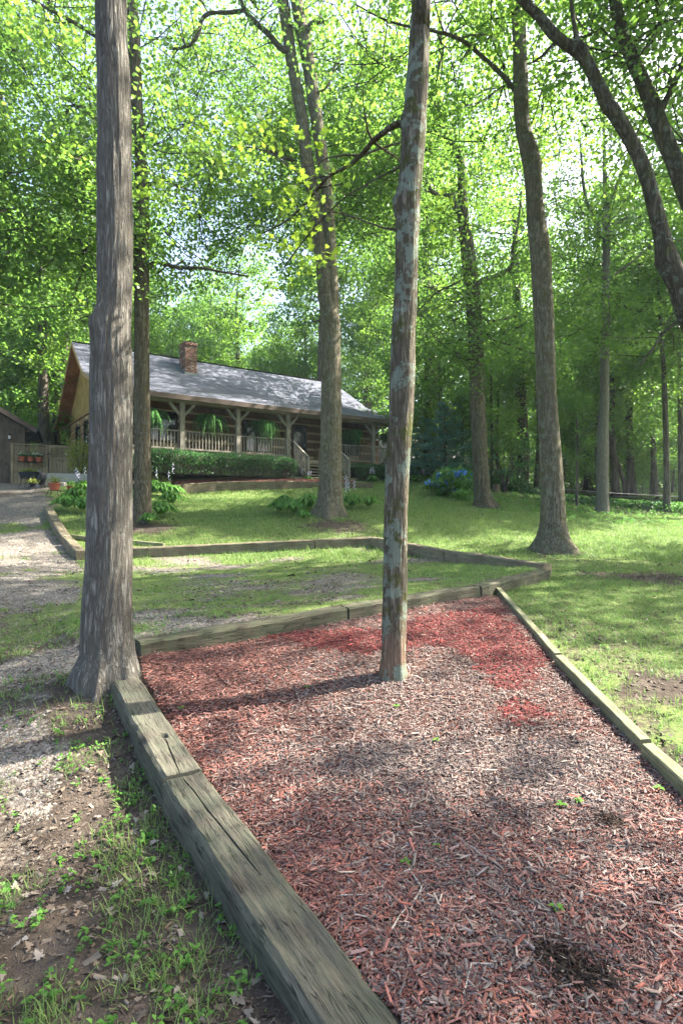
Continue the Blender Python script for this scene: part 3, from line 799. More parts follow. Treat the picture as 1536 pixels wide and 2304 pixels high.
twig([(1180, 2010), (1170, 2030), (1168, 2040)], .0035, 'tiny curled twig mid-bed')
twig([(766, 2068), (850, 2052)], .0035, 'straight twig beside the near tie')
twig([(880, 2150), (900, 2110), (955, 2042)], .004, 'thin twig crossing the long forked one')
# ------------------------------------------------------------ trees
def catmull(P, R, step):
    P = [Vector(p) for p in P]; out = []; rad = []
    n = len(P)
    for i in range(n - 1):
        p0, p1, p2, p3 = P[max(i - 1, 0)], P[i], P[i + 1], P[min(i + 2, n - 1)]
        k = max(1, int((p2 - p1).length / step))
        for j in range(k):
            t = j / k; t2 = t * t; t3 = t2 * t
            out.append(.5 * ((2 * p1) + (p2 - p0) * t + (2 * p0 - 5 * p1 + 4 * p2 - p3) * t2 + (3 * p1 - p0 - 3 * p2 + p3) * t3))
            rad.append(R[i] + (R[i + 1] - R[i]) * t)
    out.append(P[-1]); rad.append(R[-1])
    return out, rad
def trunk_arrays(P, R, nseg, step, lump=.05, furrow=0., flare=0., seed=0, knots=()):
    C, rad = catmull(P, R, step)
    V = []; ref = Vector((1, .02, 0)); z0 = C[0].z
    for i, c in enumerate(C):
        d = (C[min(i + 1, len(C) - 1)] - C[max(i - 1, 0)]).normalized()
        a = (ref - d * ref.dot(d)).normalized(); b = d.cross(a)
        for k in range(nseg):
            t = 2 * math.pi * k / nseg; ct, st = math.cos(t), math.sin(t); hz = c.z - z0
            r = rad[i] * (1 + lump * 1.6 * mnoise.noise(Vector((ct * 1.2 + seed, st * 1.2, c.z * .9 / max(rad[i] * 6, .3)))))
            if furrow:
                q = mnoise.noise(Vector((ct * 6 + seed, st * 6, c.z * 1.5))) * .6 + mnoise.noise(Vector((ct * 13, st * 13 + seed, c.z * 2.6))) * .4
                r += furrow * (abs(q) * 2 - .5)
            if flare:
                fl = math.exp(-hz / (flare * 1.6))
                r *= 1 + fl * fl * .55 * max(0, math.cos(5 * t + seed + 1.3 * math.sin(2 * t + seed))) ** 2 * 1.6
            for (kz, ka, ks, kr) in knots:
                da = math.atan2(math.sin(t - ka), math.cos(t - ka)) * rad[i]
                r += kr * math.exp(-((c.z - kz) ** 2 + da * da) / (ks * ks))
            V.append(c + (a * ct + b * st) * r)
    n = len(C)
    F_ = [(i * nseg + k, i * nseg + (k + 1) % nseg, (i + 1) * nseg + (k + 1) % nseg, (i + 1) * nseg + k) for i in range(n - 1) for k in range(nseg)]
    return V, F_, C, rad
def add_wood(m, P, R, nseg=8, step=.3, **k):
    V, F_, C, rad = trunk_arrays(P, R, nseg, step, **k); m.add(V, F_); return C, rad
def twigs(m, C, rad, n, L, rng, up=.15, depth=2):
    for _ in range(n):
        i = rng.randrange(int(len(C) * .25), len(C) - 1) if len(C) > 4 else len(C) - 1
        d = Vector((rng.gauss(0, 1), rng.gauss(0, 1), rng.gauss(up, .4))).normalized()
        p = C[i]; pts = [p]; l = L * rng.uniform(.5, 1.2)
        for s_ in range(4):
            d = (d + Vector((rng.gauss(0, .25), rng.gauss(0, .25), rng.gauss(.02, .2)))).normalized()
            p = p + d * l / 4; pts.append(p)
        r0 = min(rad[i] * .55, .012 + L * .008)
        rr = [r0 * (1 - .2 * k) for k in range(5)]
        m.tube(pts, rr, 5, cap=False)
        if depth > 1: twigs(m, pts, rr, 2, L * .5, rng, up, depth - 1)

lf_flat = leafV
def spray(rng, n, rad, thick, size):
    """one layered leaf spray around the origin"""
    a = rng.uniform(0, 6.283, n); r = rad * np.sqrt(rng.random(n)) * (1 + .25 * np.sin(a * 3 + rng.uniform(0, 6)))
    pos = np.stack([r * np.cos(a), r * np.sin(a), rng.normal(0, thick, n) - .12 * (r / rad) ** 2 * rad], -1)
    R = rotz_m(rng.uniform(0, 6.283, n)) @ rotx_m(rng.normal(0, .55, n)) @ roty_m(rng.normal(.25, .5, n))
    s_ = size * rng.uniform(.65, 1.3, n)
    return pos, R, s_
def crown_arrays(rng, centres, per, rad, size, thick=.2, TV=leafV, TF=leafF, wd=.8, hue=.5):
    P_, R_, S_, T_ = [], [], [], []
    for c in centres:
        k = rng.uniform(.6, 1.3)
        pos, R, s_ = spray(rng, max(8, int(per * k * k)), rad * k, thick, size)
        tl = rotx_m(np.array([rng.normal(0, .3)])) @ roty_m(np.array([rng.normal(0, .3)]))
        P_.append(pos @ tl[0].T + np.array(c)); R_.append(tl @ R); S_.append(s_)
        T_.append(np.clip(rng.normal(hue, .2) + rng.normal(0, .12, len(s_)), 0, 1))
    P_ = np.concatenate(P_); R_ = np.concatenate(R_); S_ = np.concatenate(S_); T_ = np.concatenate(T_)
    return scatter(TV, TF, P_, R_, np.stack([S_, S_ * wd, S_], -1), np.repeat(T_[:, None], 3, 1))
def ellipsoid_points(rng, n, c, r, shell=.5):
    out = []
    while len(out) < n:
        v = rng.normal(0, 1, 3); v /= np.linalg.norm(v)
        q = (shell + (1 - shell) * rng.random()) ** .6 if rng.random() < .75 else rng.random()
        p = v * q * np.array(r) + np.array(c)
        out.append(p)
    return np.array(out)

# background templates -------------------------------------------------------
TEMPL = []
def make_template(seed, h, r0, crad, ch, nspray, per, srad, size, low=.0, leafm=None, barkm=None):
    rr = random.Random(seed); rng = np.random.default_rng(seed)
    m = MB()
    lean = rr.gauss(0, .03); lean2 = rr.gauss(0, .03)
    P = [Vector((lean * z + .15 * math.sin(z * .5 + seed), lean2 * z + .12 * math.cos(z * .4 + seed) - .12, z)) for z in (-.3, .3, h * .15, h * .3, h * .5, h * .7, h * .85, h)]
    R = [r0 * 1.45, r0 * 1.15, r0, r0 * .93, r0 * .78, r0 * .5, r0 * .3, r0 * .08]
    C, rad = add_wood(m, P, R, 10, .6, lump=.05, seed=seed)
    cen = []
    nl = 9 if h > 9 else 6
    zc0 = h - ch
    for k in range(nl):
        t = (k + rr.random() * .6) / nl
        i = min(len(C) - 2, int(len(C) * (max(.18, zc0 / h) + (1 - max(.18, zc0 / h)) * t * .92)))
        a = k * 2.4 + rr.random(); L = crad * (1.0 - .55 * t) * rr.uniform(.7, 1.1)
        p = C[i]; pts = [p]; d = Vector((math.cos(a), math.sin(a), .35 + .5 * t))
        for s_ in range(4):
            d = (d + Vector((rr.gauss(0, .18), rr.gauss(0, .18), rr.gauss(.02, .12)))).normalized()
            p = p + d * L / 4; pts.append(p)
        lr = rad[i] * .5
        m.tube(pts, [lr, lr * .8, lr * .6, lr * .4, lr * .15], 6, cap=False)
        cen += [tuple(pts[2]), tuple(pts[3]), tuple(pts[4])]
        twigs(m, pts, [lr * .6] * 5, 3, L * .4, rr, depth=1)
    tm = bpy.data.meshes.new('trunk'); tm.from_pydata(m.v, [], m.f); tm.materials.append(barkm or BARK_FAR)
    for p_ in tm.polygons: p_.use_smooth = True
    tm.update()
    e = ellipsoid_points(rng, max(1, nspray - len(cen)), (0, 0, h - ch * .46), (crad, crad, ch * .56), .45)
    cs = list(map(tuple, e)) + [tuple(np.array(c) + rng.normal(0, .3, 3)) for c in cen]
    V, Fs, C2 = crown_arrays(rng, cs, per, srad, size)
    cm = mesh_np('crown', V, Fs, leafm or LEAF, C2)
    return tm, cm
T_TALL = [make_template(100 + i, 19 + i, .20 + .03 * (i % 3), 3.9, 13.5 - i * .5, 150, 88, .95, .195) for i in range(4)]
T_MID = [make_template(200 + i, 9.5 + i, .085, 2.6, 7.5, 85, 90, .72, .15) for i in range(3)]
T_SAP = [make_template(300 + i, 4.2 + i * .8, .03, 1.5, 3.6, 34, 90, .5, .11) for i in range(3)]
def put_tree(T, x, y, label, group, sc=1., rz=None, cat='tree', name='forest_tree', trunk_scale=1., crown=True, leafscale=1.):
    r = empty(name, (x, y, hh(x, y) - .05), label, cat, group, RG.uniform(0, 6.28) if rz is None else rz)
    r.scale = (sc, sc, sc)
    t = link('trunk', T[0], r); t.scale = (trunk_scale, trunk_scale, 1)
    if crown: link('crown', T[1], r)
    return r
RG = random.Random(5)
placed = []
def ok(x, y, dmin):
    if .115 < x / y < .235 and y < 52: return False
    if any((x - a) ** 2 + (y - b) ** 2 < dmin * dmin for a, b in placed): return False
    s_, a_ = house_local(x, y)
    if -2.5 < s_ < 19 and -3 < a_ < 14.5: return False
    if distseg(np.array([x]), np.array([y]), [tuple(q) for q in rp])[0] < 2.6: return False
    if -17.5 < x < -11 and y < 31: return False
    return True
G_T = 'tall forest trees beyond the house and road'
GL = {'l': 'tall leafy tree of the wood on the shed side', 'm': 'tall leafy tree of the wood behind the log house', 'r': 'tall leafy tree of the wood across the road'}
n_ = 0; tries = 0
while n_ < 70 and tries < 8000:
    tries += 1
    y = RG.uniform(31, 78); x = RG.uniform(-.78 * y - 4, .80 * y + 4)
    s_, a_ = house_local(x, y)
    if a_ < 15 and x < 3: 
        if not (x < -16 and y > 33): continue
    if x > 3 and y < 37: continue
    if x > 8 and RG.random() < .45: continue
    if not ok(x, y, 3.6): continue
    placed.append((x, y)); n_ += 1
    q = 'l' if x < -16 else ('m' if x < 8 else 'r')
    put_tree(RG.choice(T_TALL), x, y, GL[q], {'l': 'wood on the shed side', 'm': 'wood behind the house', 'r': 'wood across the road'}[q], RG.uniform(.85, 1.2))
# understory
n_ = 0; tries = 0
while n_ < 62 and tries < 8000:
    tries += 1
    y = RG.uniform(29, 62); x = RG.uniform(-.72 * y, .75 * y)
    s_, a_ = house_local(x, y)
    if a_ < 15.5 and x < 5.5:
        if not (x < -17 and y > 32): continue
    if x > 5 and y < 33.5: continue
    if not ok(x, y, 2.0): continue
    placed.append((x, y)); n_ += 1
    q = 'l' if x < -16 else ('m' if x < 8 else 'r')
    put_tree(RG.choice(T_MID), x, y, {'l': 'young understory tree in the wood on the shed side', 'm': 'young understory tree behind the log house', 'r': 'young understory tree in the wood across the road'}[q],
             {'l': 'understory on the shed side', 'm': 'understory behind the house', 'r': 'understory across the road'}[q], RG.uniform(.75, 1.3), name='understory_tree')

n_ = 0; tries = 0
while n_ < 46 and tries < 8000:
    tries += 1
    y = RG.uniform(33, 64); x = RG.uniform(.12 * y, .66 * y)
    if not ok(x, y, 1.4): continue
    placed.append((x, y)); n_ += 1
    put_tree(RG.choice(T_SAP), x, y, 'low leafy sapling under the trees across the road', 'saplings across the road', RG.uniform(.8, 1.5), name='sapling')
# hero trees -----------------------------------------------------------------
def hero(name, label, d, pts, mat, nseg=24, step=.2, furrow=0., flare=.0, lump=.04, knots=(), ext=None, dd=None, seed=1, group='standing trunks round the house', extra=()):
    """pts: (px,py,width px) from the foot up at distance d (or 4th value)"""
    P, R = [], []
    for q in pts:
        di = q[3] if len(q) > 3 else d
        P.append(P3(q[0], q[1], di)); R.append(q[2] / 2 / F * di)
    base = P[0].copy()
    P = [P[0] - Vector((0, 0, .25))] + P; R = [R[0] * 1.1] + R
    if ext:
        for (dx, dy, dz, r) in ext: P.append(P[-1] + Vector((dx, dy, dz))); R.append(r)
    kn = [(P3(kx, ky, d).z, ka, ks, kr) for (kx, ky, ka, ks, kr) in knots]
    r = empty(name, base, label, 'tree', group)
    m = MB(); C, rad = add_wood(m, P, R, nseg, step, lump=lump, furrow=furrow, flare=flare, seed=seed, knots=kn)
    for ex in extra:
        P2, R2 = [], []
        for q in ex[0]:
            di = q[3] if len(q) > 3 else d
            P2.append(P3(q[0], q[1], di)); R2.append(q[2] / 2 / F * di)
        if len(ex) > 1:
            for (dx, dy, dz, rr_) in ex[1]: P2.append(P2[-1] + Vector((dx, dy, dz))); R2.append(rr_)
        add_wood(m, P2, R2, max(10, nseg - 6), step, lump=lump, furrow=furrow, seed=seed + 5)
    m.build('trunk', mat, r, base, smooth=True)
    return r, base
HRG = random.Random(77)
def limb(r, base, d, pts, mat, tw=6, L=1., dd=None):
    P, R = [], []
    for q in pts:
        di = q[3] if len(q) > 3 else d
        P.append(P3(q[0], q[1], di)); R.append(max(.006, q[2] / 2 / F * di))
    m = MB(); C, rad = add_wood(m, P, R, 8, .15, lump=.06, seed=HRG.random() * 9)
    if tw: twigs(m, C, rad, tw, L, HRG)
    m.build('branch', mat, r, base, smooth=True)
    return C
def hero_crown(r, base, ells, per, srad, size, seed, mat=None, hue=.5, shell=.3, TV=leafV, TF=leafF, thick=.2, wd=.8, near=()):
    rng = np.random.default_rng(seed); cs = []
    for (c, rr_, n) in ells: cs += list(map(tuple, ellipsoid_points(rng, n, c, rr_, shell)))
    cs += [tuple(q) for q in near]
    V, Fs, C = crown_arrays(rng, cs, per, srad, size, thick, TV, TF, wd, hue)
    m = MB(); cen = np.array(cs); rr2 = random.Random(seed); mid = cen.mean(0)
    for k, q in enumerate(cs):
        q = Vector(q); others = cen[np.argsort(((cen - cen[k]) ** 2).sum(1))[1:7]]
        tgt = Vector(min(others, key=lambda o_: abs(o_[0] - mid[0]) + abs(o_[1] - mid[1]) + .5 * abs(o_[2] - mid[2])))
        if (tgt - q).length < 3: m.tube([q, (q + tgt) / 2 + Vector((0, 0, -.12)), tgt], [.012, .016, .02], 3, cap=False)
        for _ in range(3):
            a_ = rr2.uniform(0, 6.28); L_q = srad * rr2.uniform(.6, 1.)
            m.tube([q, q + Vector((math.cos(a_) * L_q * .5, math.sin(a_) * L_q * .5, .03)), q + Vector((math.cos(a_) * L_q, math.sin(a_) * L_q, -.06))], [.009, .006, .002], 3, cap=False)
    tw_ = m.build('fine_twigs', BARK_DARK, r, base); tw_['kind'] = 'stuff'
    return link('crown', mesh_np('crown', V - np.array(base), Fs, mat or LEAF, C), r)

# T1 big grey trunk
r, b = hero('grey_trunk_tree', 'big furrowed grey trunk nearest on the left, old knot at roof height', 4.5,
    [(242, 1518, 142), (243, 1470, 118), (240, 1410, 110), (243, 1330, 104), (246, 1250, 100), (247, 1100, 94), (249, 1000, 91), (250, 900, 90), (251, 830, 90), (250, 780, 88), (252, 730, 84), (258, 690, 76), (259, 600, 75), (259, 500, 74), (258, 400, 73), (258, 300, 72), (255, 150, 70), (250, 0, 69)],
    BARK_GREY, 112, .05, furrow=.011, flare=.2, lump=.03, seed=2, ext=[(-.05, .1, 3, .19), (0, .3, 4, .14), (.2, 0, 5, .06)],
    knots=[(225, 735, math.pi * 1.28, .075, .035), (270, 640, math.pi * 1.6, .05, .012)])
hero_crown(r, b, [((-2.2, 6.0, 14.5), (3.2, 3, 3.5), 70)], 90, .9, .16, 21)
# T4 slim lichen trunk
r, b = hero('lichen_trunk_tree', 'slim lichen-covered trunk rising from the red mulch, foot rubbed orange', 4.52,
    [(885, 1518, 66), (885, 1485, 56), (886, 1400, 55), (888, 1300, 54), (890, 1200, 53), (894, 1050, 55), (903, 900, 56), (908, 750, 54), (913, 650, 52), (916, 550, 51), (918, 490, 54), (916, 455, 60), (921, 420, 53), (927, 350, 54), (930, 285, 58), (934, 240, 50), (940, 150, 48), (945, 50, 45), (947, 0, 44)],
    BARK_LICHEN, 64, .045, furrow=.006, flare=.10, lump=.06, seed=6, ext=[(.1, .1, 3, .13), (.3, 0, 4, .09), (.2, 0, 3, .04)],
    knots=[(895, 462, math.pi * 1.1, .045, .03), (912, 275, math.pi * 1.15, .05, .02), (950, 70, math.pi * 1.5, .04, .012)])
c1 = limb(r, b, 4.5, [(912, 282, 24), (895, 278, 16, 4.5), (870, 292, 12, 4.55), (838, 318, 11, 4.7), (812, 350, 10, 4.9), (775, 378, 9, 5.2), (735, 400, 7, 5.5), (690, 455, 6, 5.8), (640, 500, 4, 6.1), (590, 525, 3, 6.4)], BARK_BROWN, 10, .7)
c2 = limb(r, b, 4.5, [(905, 520, 8), (860, 512, 4, 4.6), (800, 490, 4, 4.9), (740, 470, 3, 5.2), (680, 400, 3, 5.4), (600, 340, 3, 5.6), (520, 330, 2, 5.8)], BARK_BROWN, 9, .6)
c3 = limb(r, b, 4.5, [(900, 375, 6), (850, 400, 4, 4.5), (780, 440, 3, 4.6), (700, 520, 3, 4.8), (640, 600, 2, 5.0)], BARK_BROWN, 6, .5)
rng = np.random.default_rng(8)
near = []
for c_, a0 in ((c1, .35), (c2, .3), (c3, .3)):
    for i in range(int(len(c_) * a0), len(c_), 2):
        if rng.random() < .75: near.append(np.array(c_[i]) + rng.normal(0, .16, 3) * np.array([1, 1, .5]) - np.array([0, 0, .05]))
near += [np.array(P3(*q)) for q in ((480, 320, 5.6), (520, 270, 5.7), (450, 250, 5.8), (560, 250, 5.7), (520, 350, 5.7), (420, 330, 5.9), (610, 300, 5.6), (545, 300, 5.6), (640, 560, 5.5), (700, 600, 5.2), (660, 540, 5), (560, 400, 6.2), (620, 420, 5.8), (330, 400, 6.5), (350, 450, 6.4), (1040, 420, 6.0), (1010, 460, 6))]
hero_crown(r, b, [((1.0, 6.2, 15.5), (3, 2.6, 3.), 50)], 90, .9, .15, 22)
V, Fs, C = crown_arrays(rng, near, 17, .26, .085, .05, MAPV * np.array([1, 1, 1]), MAPF, 1., .75)
link('leaves', mesh_np('leaves', V - np.array(b), Fs, LEAF_MAPLE, C), r)
# T2
r, b = hero('dark_trunk_tree', 'slender dark trunk just right of the big grey one, hostas at its foot', 16.2,
    [(320, 1176, 56), (320, 1150, 42), (321, 1100, 37), (321, 1000, 36), (320, 900, 35), (319, 800, 33), (319, 600, 33), (319, 480, 33), (320, 430, 31), (316, 340, 25), (312, 270, 23), (306, 210, 28), (303, 120, 28), (296, 0, 24)],
    BARK_BROWN, 28, .15, furrow=.012, flare=.25, seed=3, ext=[(-.4, 0, 3, .10), (-.3, 0, 3, .03)])
limb(r, b, 16.2, [(330, 602, 16), (352, 592, 10), (378, 596, 9), (410, 604, 8), (450, 603, 7), (500, 612, 5), (560, 622, 4)], BARK_BROWN, 8, 1.4)
limb(r, b, 16.2, [(326, 432, 16), (345, 412, 9), (370, 404, 8), (400, 420, 6)], BARK_BROWN, 6, 1.4)
limb(r, b, 16.2, [(312, 600, 12), (222, 583, 9), (185, 558, 9), (150, 535, 9), (110, 530, 7), (60, 515, 5), (10, 520, 3)], BARK_BROWN, 10, 1.6)
limb(r, b, 16.2, [(305, 300, 12), (222, 270, 8), (185, 240, 8), (155, 240, 7), (150, 258, 4)], BARK_BROWN, 6, 1.2)
limb(r, b, 16.2, [(300, 120, 12), (215, 80, 10), (175, 55, 9), (100, 15, 7), (40, -20, 5)], BARK_BROWN, 8, 1.6)
hero_crown(r, b, [((-7.2, 17, 12.5), (5.2, 4.5, 5.2), 220), ((-8.0, 14.5, 9.0), (3, 3, 3), 55), ((-10.5, 18, 16), (4, 4, 4), 90)], 112, .9, .125, 23, hue=.62)
# T3 double stem
r, b = hero('double_stem_tree', 'tall tree in front of the house splitting into two stems, white lichen spots', 17.6,
    [(742, 1162, 84), (742, 1135, 62), (743, 1100, 53), (744, 1000, 49), (745, 900, 46), (745, 800, 44), (743, 720, 44), (735, 660, 38), (728, 600, 34), (720, 550, 32), (707, 450, 31), (689, 350, 28), (677, 250, 27), (658, 150, 26), (647, 70, 26), (636, 0, 26)],
    BARK_PATCHY, 32, .15, furrow=.012, flare=.35, seed=9, ext=[(-.5, 0, 3, .12), (-.2, 0, 3, .03)],
    extra=[([(745, 740, 36), (747, 660, 32), (744, 600, 28), (742, 550, 27), (737, 450, 25), (724, 350, 27), (709, 250, 29), (695, 150, 30), (680, 70, 29), (667, 0, 28)], [(-.4, 0, 3, .13), (0, 0, 3, .03)])])
limb(r, b, 17.5, [(650, 120, 14), (628, 105, 14), (605, 78, 13), (580, 55, 12), (556, 30, 11), (538, -5, 9)], BARK_BROWN, 7, 1.6)
limb(r, b, 17.5, [(552, 22, 9), (520, 28, 9), (470, 30, 9), (452, 50, 9), (448, 75, 8), (430, 100, 8), (405, 108, 6), (382, 110, 4)], BARK_BROWN, 10, 1.6)
limb(r, b, 17.5, [(690, 70, 14), (700, 55, 14), (715, 48, 14), (732, 50, 10)], BARK_GREY, 2, 1.)
limb(r, b, 17.5, [(705, 215, 8), (735, 195, 6), (752, 150, 5), (768, 105, 4)], BARK_BROWN, 7, 1.2)
limb(r, b, 17.5, [(660, 362, 9), (615, 345, 7), (592, 322, 5)], BARK_BROWN, 5, 1.2)
hero_crown(r, b, [((-2.0, 21.5, 15.5), (5.5, 3.2, 5.), 190), ((2.2, 20.5, 14), (3, 2.6, 4), 70), ((-4, 25, 18), (5.5, 4, 5), 150), ((-2, 17.5, 17.5), (5, 3, 2), 50)], 112, .9, .125, 24, hue=.4)
# T5
r, b = hero('right_lichen_tree', 'single curving trunk with flared foot on the sunlit lawn right of the pad', 12.6,
    [(1245, 1238, 96), (1244, 1205, 70), (1243, 1170, 57), (1241, 1100, 51), (1236, 1000, 47), (1229, 880, 43), (1226, 800, 42), (1222, 700, 42), (1216, 600, 43), (1211, 540, 44), (1206, 500, 40), (1200, 420, 38), (1192, 350, 40), (1178, 300, 34), (1172, 240, 33), (1170, 180, 33), (1168, 100, 30), (1162, 0, 29)],
    BARK_PATCHY, 40, .1, furrow=.008, flare=.28, seed=12, lump=.05, ext=[(-.3, 0, 3, .09), (0, 0, 3, .03)], knots=[(1232, 590, 0, .1, .05), (1213, 370, 0, .1, .05)])
limb(r, b, 12.6, [(1170, 212, 14), (1155, 200, 11), (1138, 178, 11), (1118, 158, 10), (1085, 128, 9), (1050, 98, 8), (1015, 80, 8), (965, 68, 6), (920, 60, 5), (860, 42, 4), (800, 10, 3)], BARK_BROWN, 12, 1.3)
hero_crown(r, b, [((3.6, 13.5, 13.2), (4.5, 3.5, 3.2), 120)], 112, .85, .115, 25, hue=.7)
# T6
r, b = hero('broken_top_tree', 'tall trunk behind the blue hydrangea with a torn broken limb near its top', 21,
    [(1092, 1143, 56), (1086, 1120, 40), (1083, 1090, 36), (1078, 1000, 34), (1073, 900, 34), (1072, 850, 34), (1068, 750, 32), (1064, 680, 34), (1058, 620, 33), (1050, 550, 30), (1042, 500, 26), (1040, 440, 20), (1037, 370, 18), (1034, 350, 16), (1020, 330, 17), (1000, 318, 15), (986, 308, 13), (984, 250, 11), (983, 180, 11), (990, 120, 10)],
    BARK_BROWN, 26, .2, furrow=.012, flare=.3, seed=15, ext=[(0, 0, 2, .05)])
limb(r, b, 21, [(1030, 480, 20), (1020, 455, 16), (1012, 438, 16), (990, 440, 10), (970, 430, 9), (960, 410, 8), (958, 395, 4)], BARK_GREY, 4, 1.2)
limb(r, b, 21, [(1070, 640, 14), (1090, 628, 11), (1120, 620, 10), (1150, 600, 9), (1152, 560, 7), (1165, 500, 5), (1172, 430, 4)], BARK_BROWN, 8, 1.6)
limb(r, b, 21, [(1075, 700, 7), (1100, 722, 5), (1160, 712, 4)], BARK_BROWN, 6, 1.4)
limb(r, b, 21, [(1058, 620, 7), (1020, 640, 5), (980, 660, 4), (940, 700, 3)], BARK_BROWN, 8, 1.6)
hero_crown(r, b, [((4.2, 21.5, 13.5), (4, 4, 6.5), 150), ((.5, 23, 17), (4, 3, 5), 90), ((2.2, 27.5, 17), (3.6, 2.6, 3.), 55), ((5.5, 20, 8), (2.5, 2, 2), 26)], 112, .85, .12, 26, hue=.5)  # third lobe reaches out towards the house, added to shade the roof
# T7
r, b = hero('straight_pole_tree', 'straight slim grey trunk at the edge of the wood, forking high up', 22,
    [(1353, 1158, 34), (1354, 1120, 27), (1355, 1000, 25), (1358, 900, 20), (1360, 800, 18), (1362, 700, 17), (1363, 600, 16), (1363, 530, 17), (1362, 500, 18), (1360, 450, 9), (1358, 330, 7), (1357, 250, 5)],
    BARK_GREY, 18, .25, flare=.2, seed=18, ext=[(0, 0, 3, .02)])
limb(r, b, 22, [(1364, 500, 9), (1372, 450, 8), (1400, 385, 7), (1420, 330, 4)], BARK_GREY, 6, 1.6)
limb(r, b, 22, [(1350, 520, 8), (1325, 470, 7), (1312, 420, 7), (1305, 330, 5), (1300, 290, 4)], BARK_GREY, 6, 1.6)
limb(r, b, 22, [(1368, 520, 8), (1385, 500, 6), (1412, 488, 5)], BARK_GREY, 3, 1.2)
limb(r, b, 22, [(1368, 628, 6), (1420, 590, 5), (1475, 548, 5), (1536, 540, 4)], BARK_GREY, 6, 1.6)
hero_crown(r, b, [((10.2, 22.5, 13.5), (3.8, 3.5, 5), 110), ((9.4, 21.5, 8.6), (2.3, 2, 1.8), 26)], 112, .85, .12, 27, hue=.7)
# T8, T9 arching from the right
r, b = hero('arching_tree', 'mossy trunk arching in from the right edge, forking near the top', 9.2,
    [(1668, 1330, 60), (1655, 1200, 52), (1635, 1050, 50), (1600, 880, 48), (1568, 760, 46), (1540, 690, 46), (1524, 640, 44), (1500, 585, 48), (1490, 540, 36), (1478, 490, 33), (1455, 400, 30), (1420, 320, 29), (1378, 250, 30), (1368, 240, 31), (1345, 190, 27), (1320, 140, 27), (1300, 112, 32), (1270, 98, 23), (1240, 72, 23), (1210, 35, 20), (1178, 4, 20)],
    BARK_MOSS, 30, .12, furrow=.006, seed=21, flare=.1, ext=[(-1, 0, 1.2, .05)], knots=[(1480, 590, math.pi, .09, .05)])
limb(r, b, 9.2, [(1300, 112, 18), (1296, 85, 12), (1290, 50, 10), (1284, 0, 9), (1280, -60, 6)], BARK_MOSS, 5, 1.)
limb(r, b, 9.2, [(1252, 92, 9), (1238, 105, 7), (1220, 125, 6), (1198, 140, 5)], BARK_MOSS, 4, .8)
limb(r, b, 9.2, [(1530, 720, 9), (1500, 740, 6), (1470, 780, 5), (1440, 820, 4)], BARK_MOSS, 5, 1.)
hero_crown(r, b, [((5.5, 9.5, 11.6), (3.2, 2.8, 2.4), 105)], 112, .8, .10, 28, hue=.6)
r, b = hero('outer_arching_tree', 'second mossy trunk arching in behind the first at the upper right corner', 10.4,
    [(1800, 1310, 62), (1760, 1100, 54), (1690, 800, 48), (1620, 600, 44), (1568, 490, 42), (1540, 425, 40), (1515, 360, 36), (1490, 300, 36), (1468, 240, 34), (1448, 190, 30), (1420, 130, 28), (1398, 70, 26), (1386, 20, 26), (1380, -10, 24)],
    BARK_MOSS, 28, .14, furrow=.006, seed=24, flare=.1, ext=[(-.5, 0, 2, .08), (-.2, 0, 2, .03)])
limb(r, b, 10.4, [(1480, 268, 18), (1490, 240, 14), (1512, 195, 13), (1540, 135, 12), (1580, 60, 10)], BARK_MOSS, 6, 1.)
limb(r, b, 10.4, [(1430, 150, 9), (1405, 100, 6), (1372, 85, 5), (1350, 60, 4), (1342, 80, 3)], BARK_MOSS, 4, .8)
hero_crown(r, b, [((8.0, 11.5, 10.8), (3.0, 2.8, 3.0), 110)], 112, .8, .10, 29, hue=.6)

# mid-distance trunks on the right, behind the lawn
def bgtrunk(label, d, pts, T=None, crown=None, mat=BARK_DARK, seed=3):
    r, b = hero('forest_trunk_tree', label, d, pts, mat, 14, .5, lump=.06, seed=seed, flare=.2, group='dark trunks at the wood edge')
    if T is not None:
        c = link('crown', T[1], r); top = P3(pts[-1][0], pts[-1][1], d) - b
        s_ = crown or .8
        c.scale = (s_, s_, s_); c.location = (top.x, top.y, top.z - T_H[id(T[1])] * s_ + 1.5 * s_)
T_H = {id(t[1]): 19 + i for i, t in enumerate(T_TALL)}
for i, t in enumerate(T_MID): T_H[id(t[1])] = 9.5 + i
for i, t in enumerate(T_SAP): T_H[id(t[1])] = 4.2 + i * .8
bgtrunk('thick dark ridged trunk between the broken-top tree and the curving trunk', 31, [(1174, 1117, 36), (1175, 1080, 28), (1176, 1000, 25), (1172, 900, 24), (1166, 800, 22), (1163, 720, 21), (1160, 600, 16), (1156, 480, 8)], T_TALL[0], .8, seed=4)
bgtrunk('thin dark trunk leaning behind the curving trunk', 30, [(1205, 1108, 12), (1209, 1030, 10), (1212, 950, 9), (1205, 880, 8), (1214, 820, 8), (1218, 700, 5)], T_MID[0], .8, seed=5)
bgtrunk('dark trunk with a bowed sapling just right of the straight grey pole', 33, [(1386, 1116, 20), (1381, 1060, 15), (1376, 980, 13), (1377, 900, 11), (1372, 800, 9), (1366, 650, 6)], T_TALL[1], .7, seed=6)
bgtrunk('bowed sapling curving out beside the dark trunk', 33, [(1408, 1117, 14), (1402, 1085, 9), (1388, 1040, 8), (1375, 1000, 8), (1368, 960, 6)], None, seed=7)
bgtrunk('straight dark trunk third from the right edge', 34, [(1422, 1117, 22), (1417, 1050, 16), (1414, 950, 14), (1408, 850, 12), (1403, 740, 11), (1396, 600, 7)], T_TALL[2], .75, seed=8)
bgtrunk('pale crooked slim trunk near the right edge, forked at mid height', 24.5, [(1498, 1145, 16), (1499, 1080, 13), (1497, 980, 12), (1494, 880, 11), (1490, 800, 9), (1483, 700, 7), (1478, 600, 5)], T_MID[1], .9, BARK_FAR, seed=9)
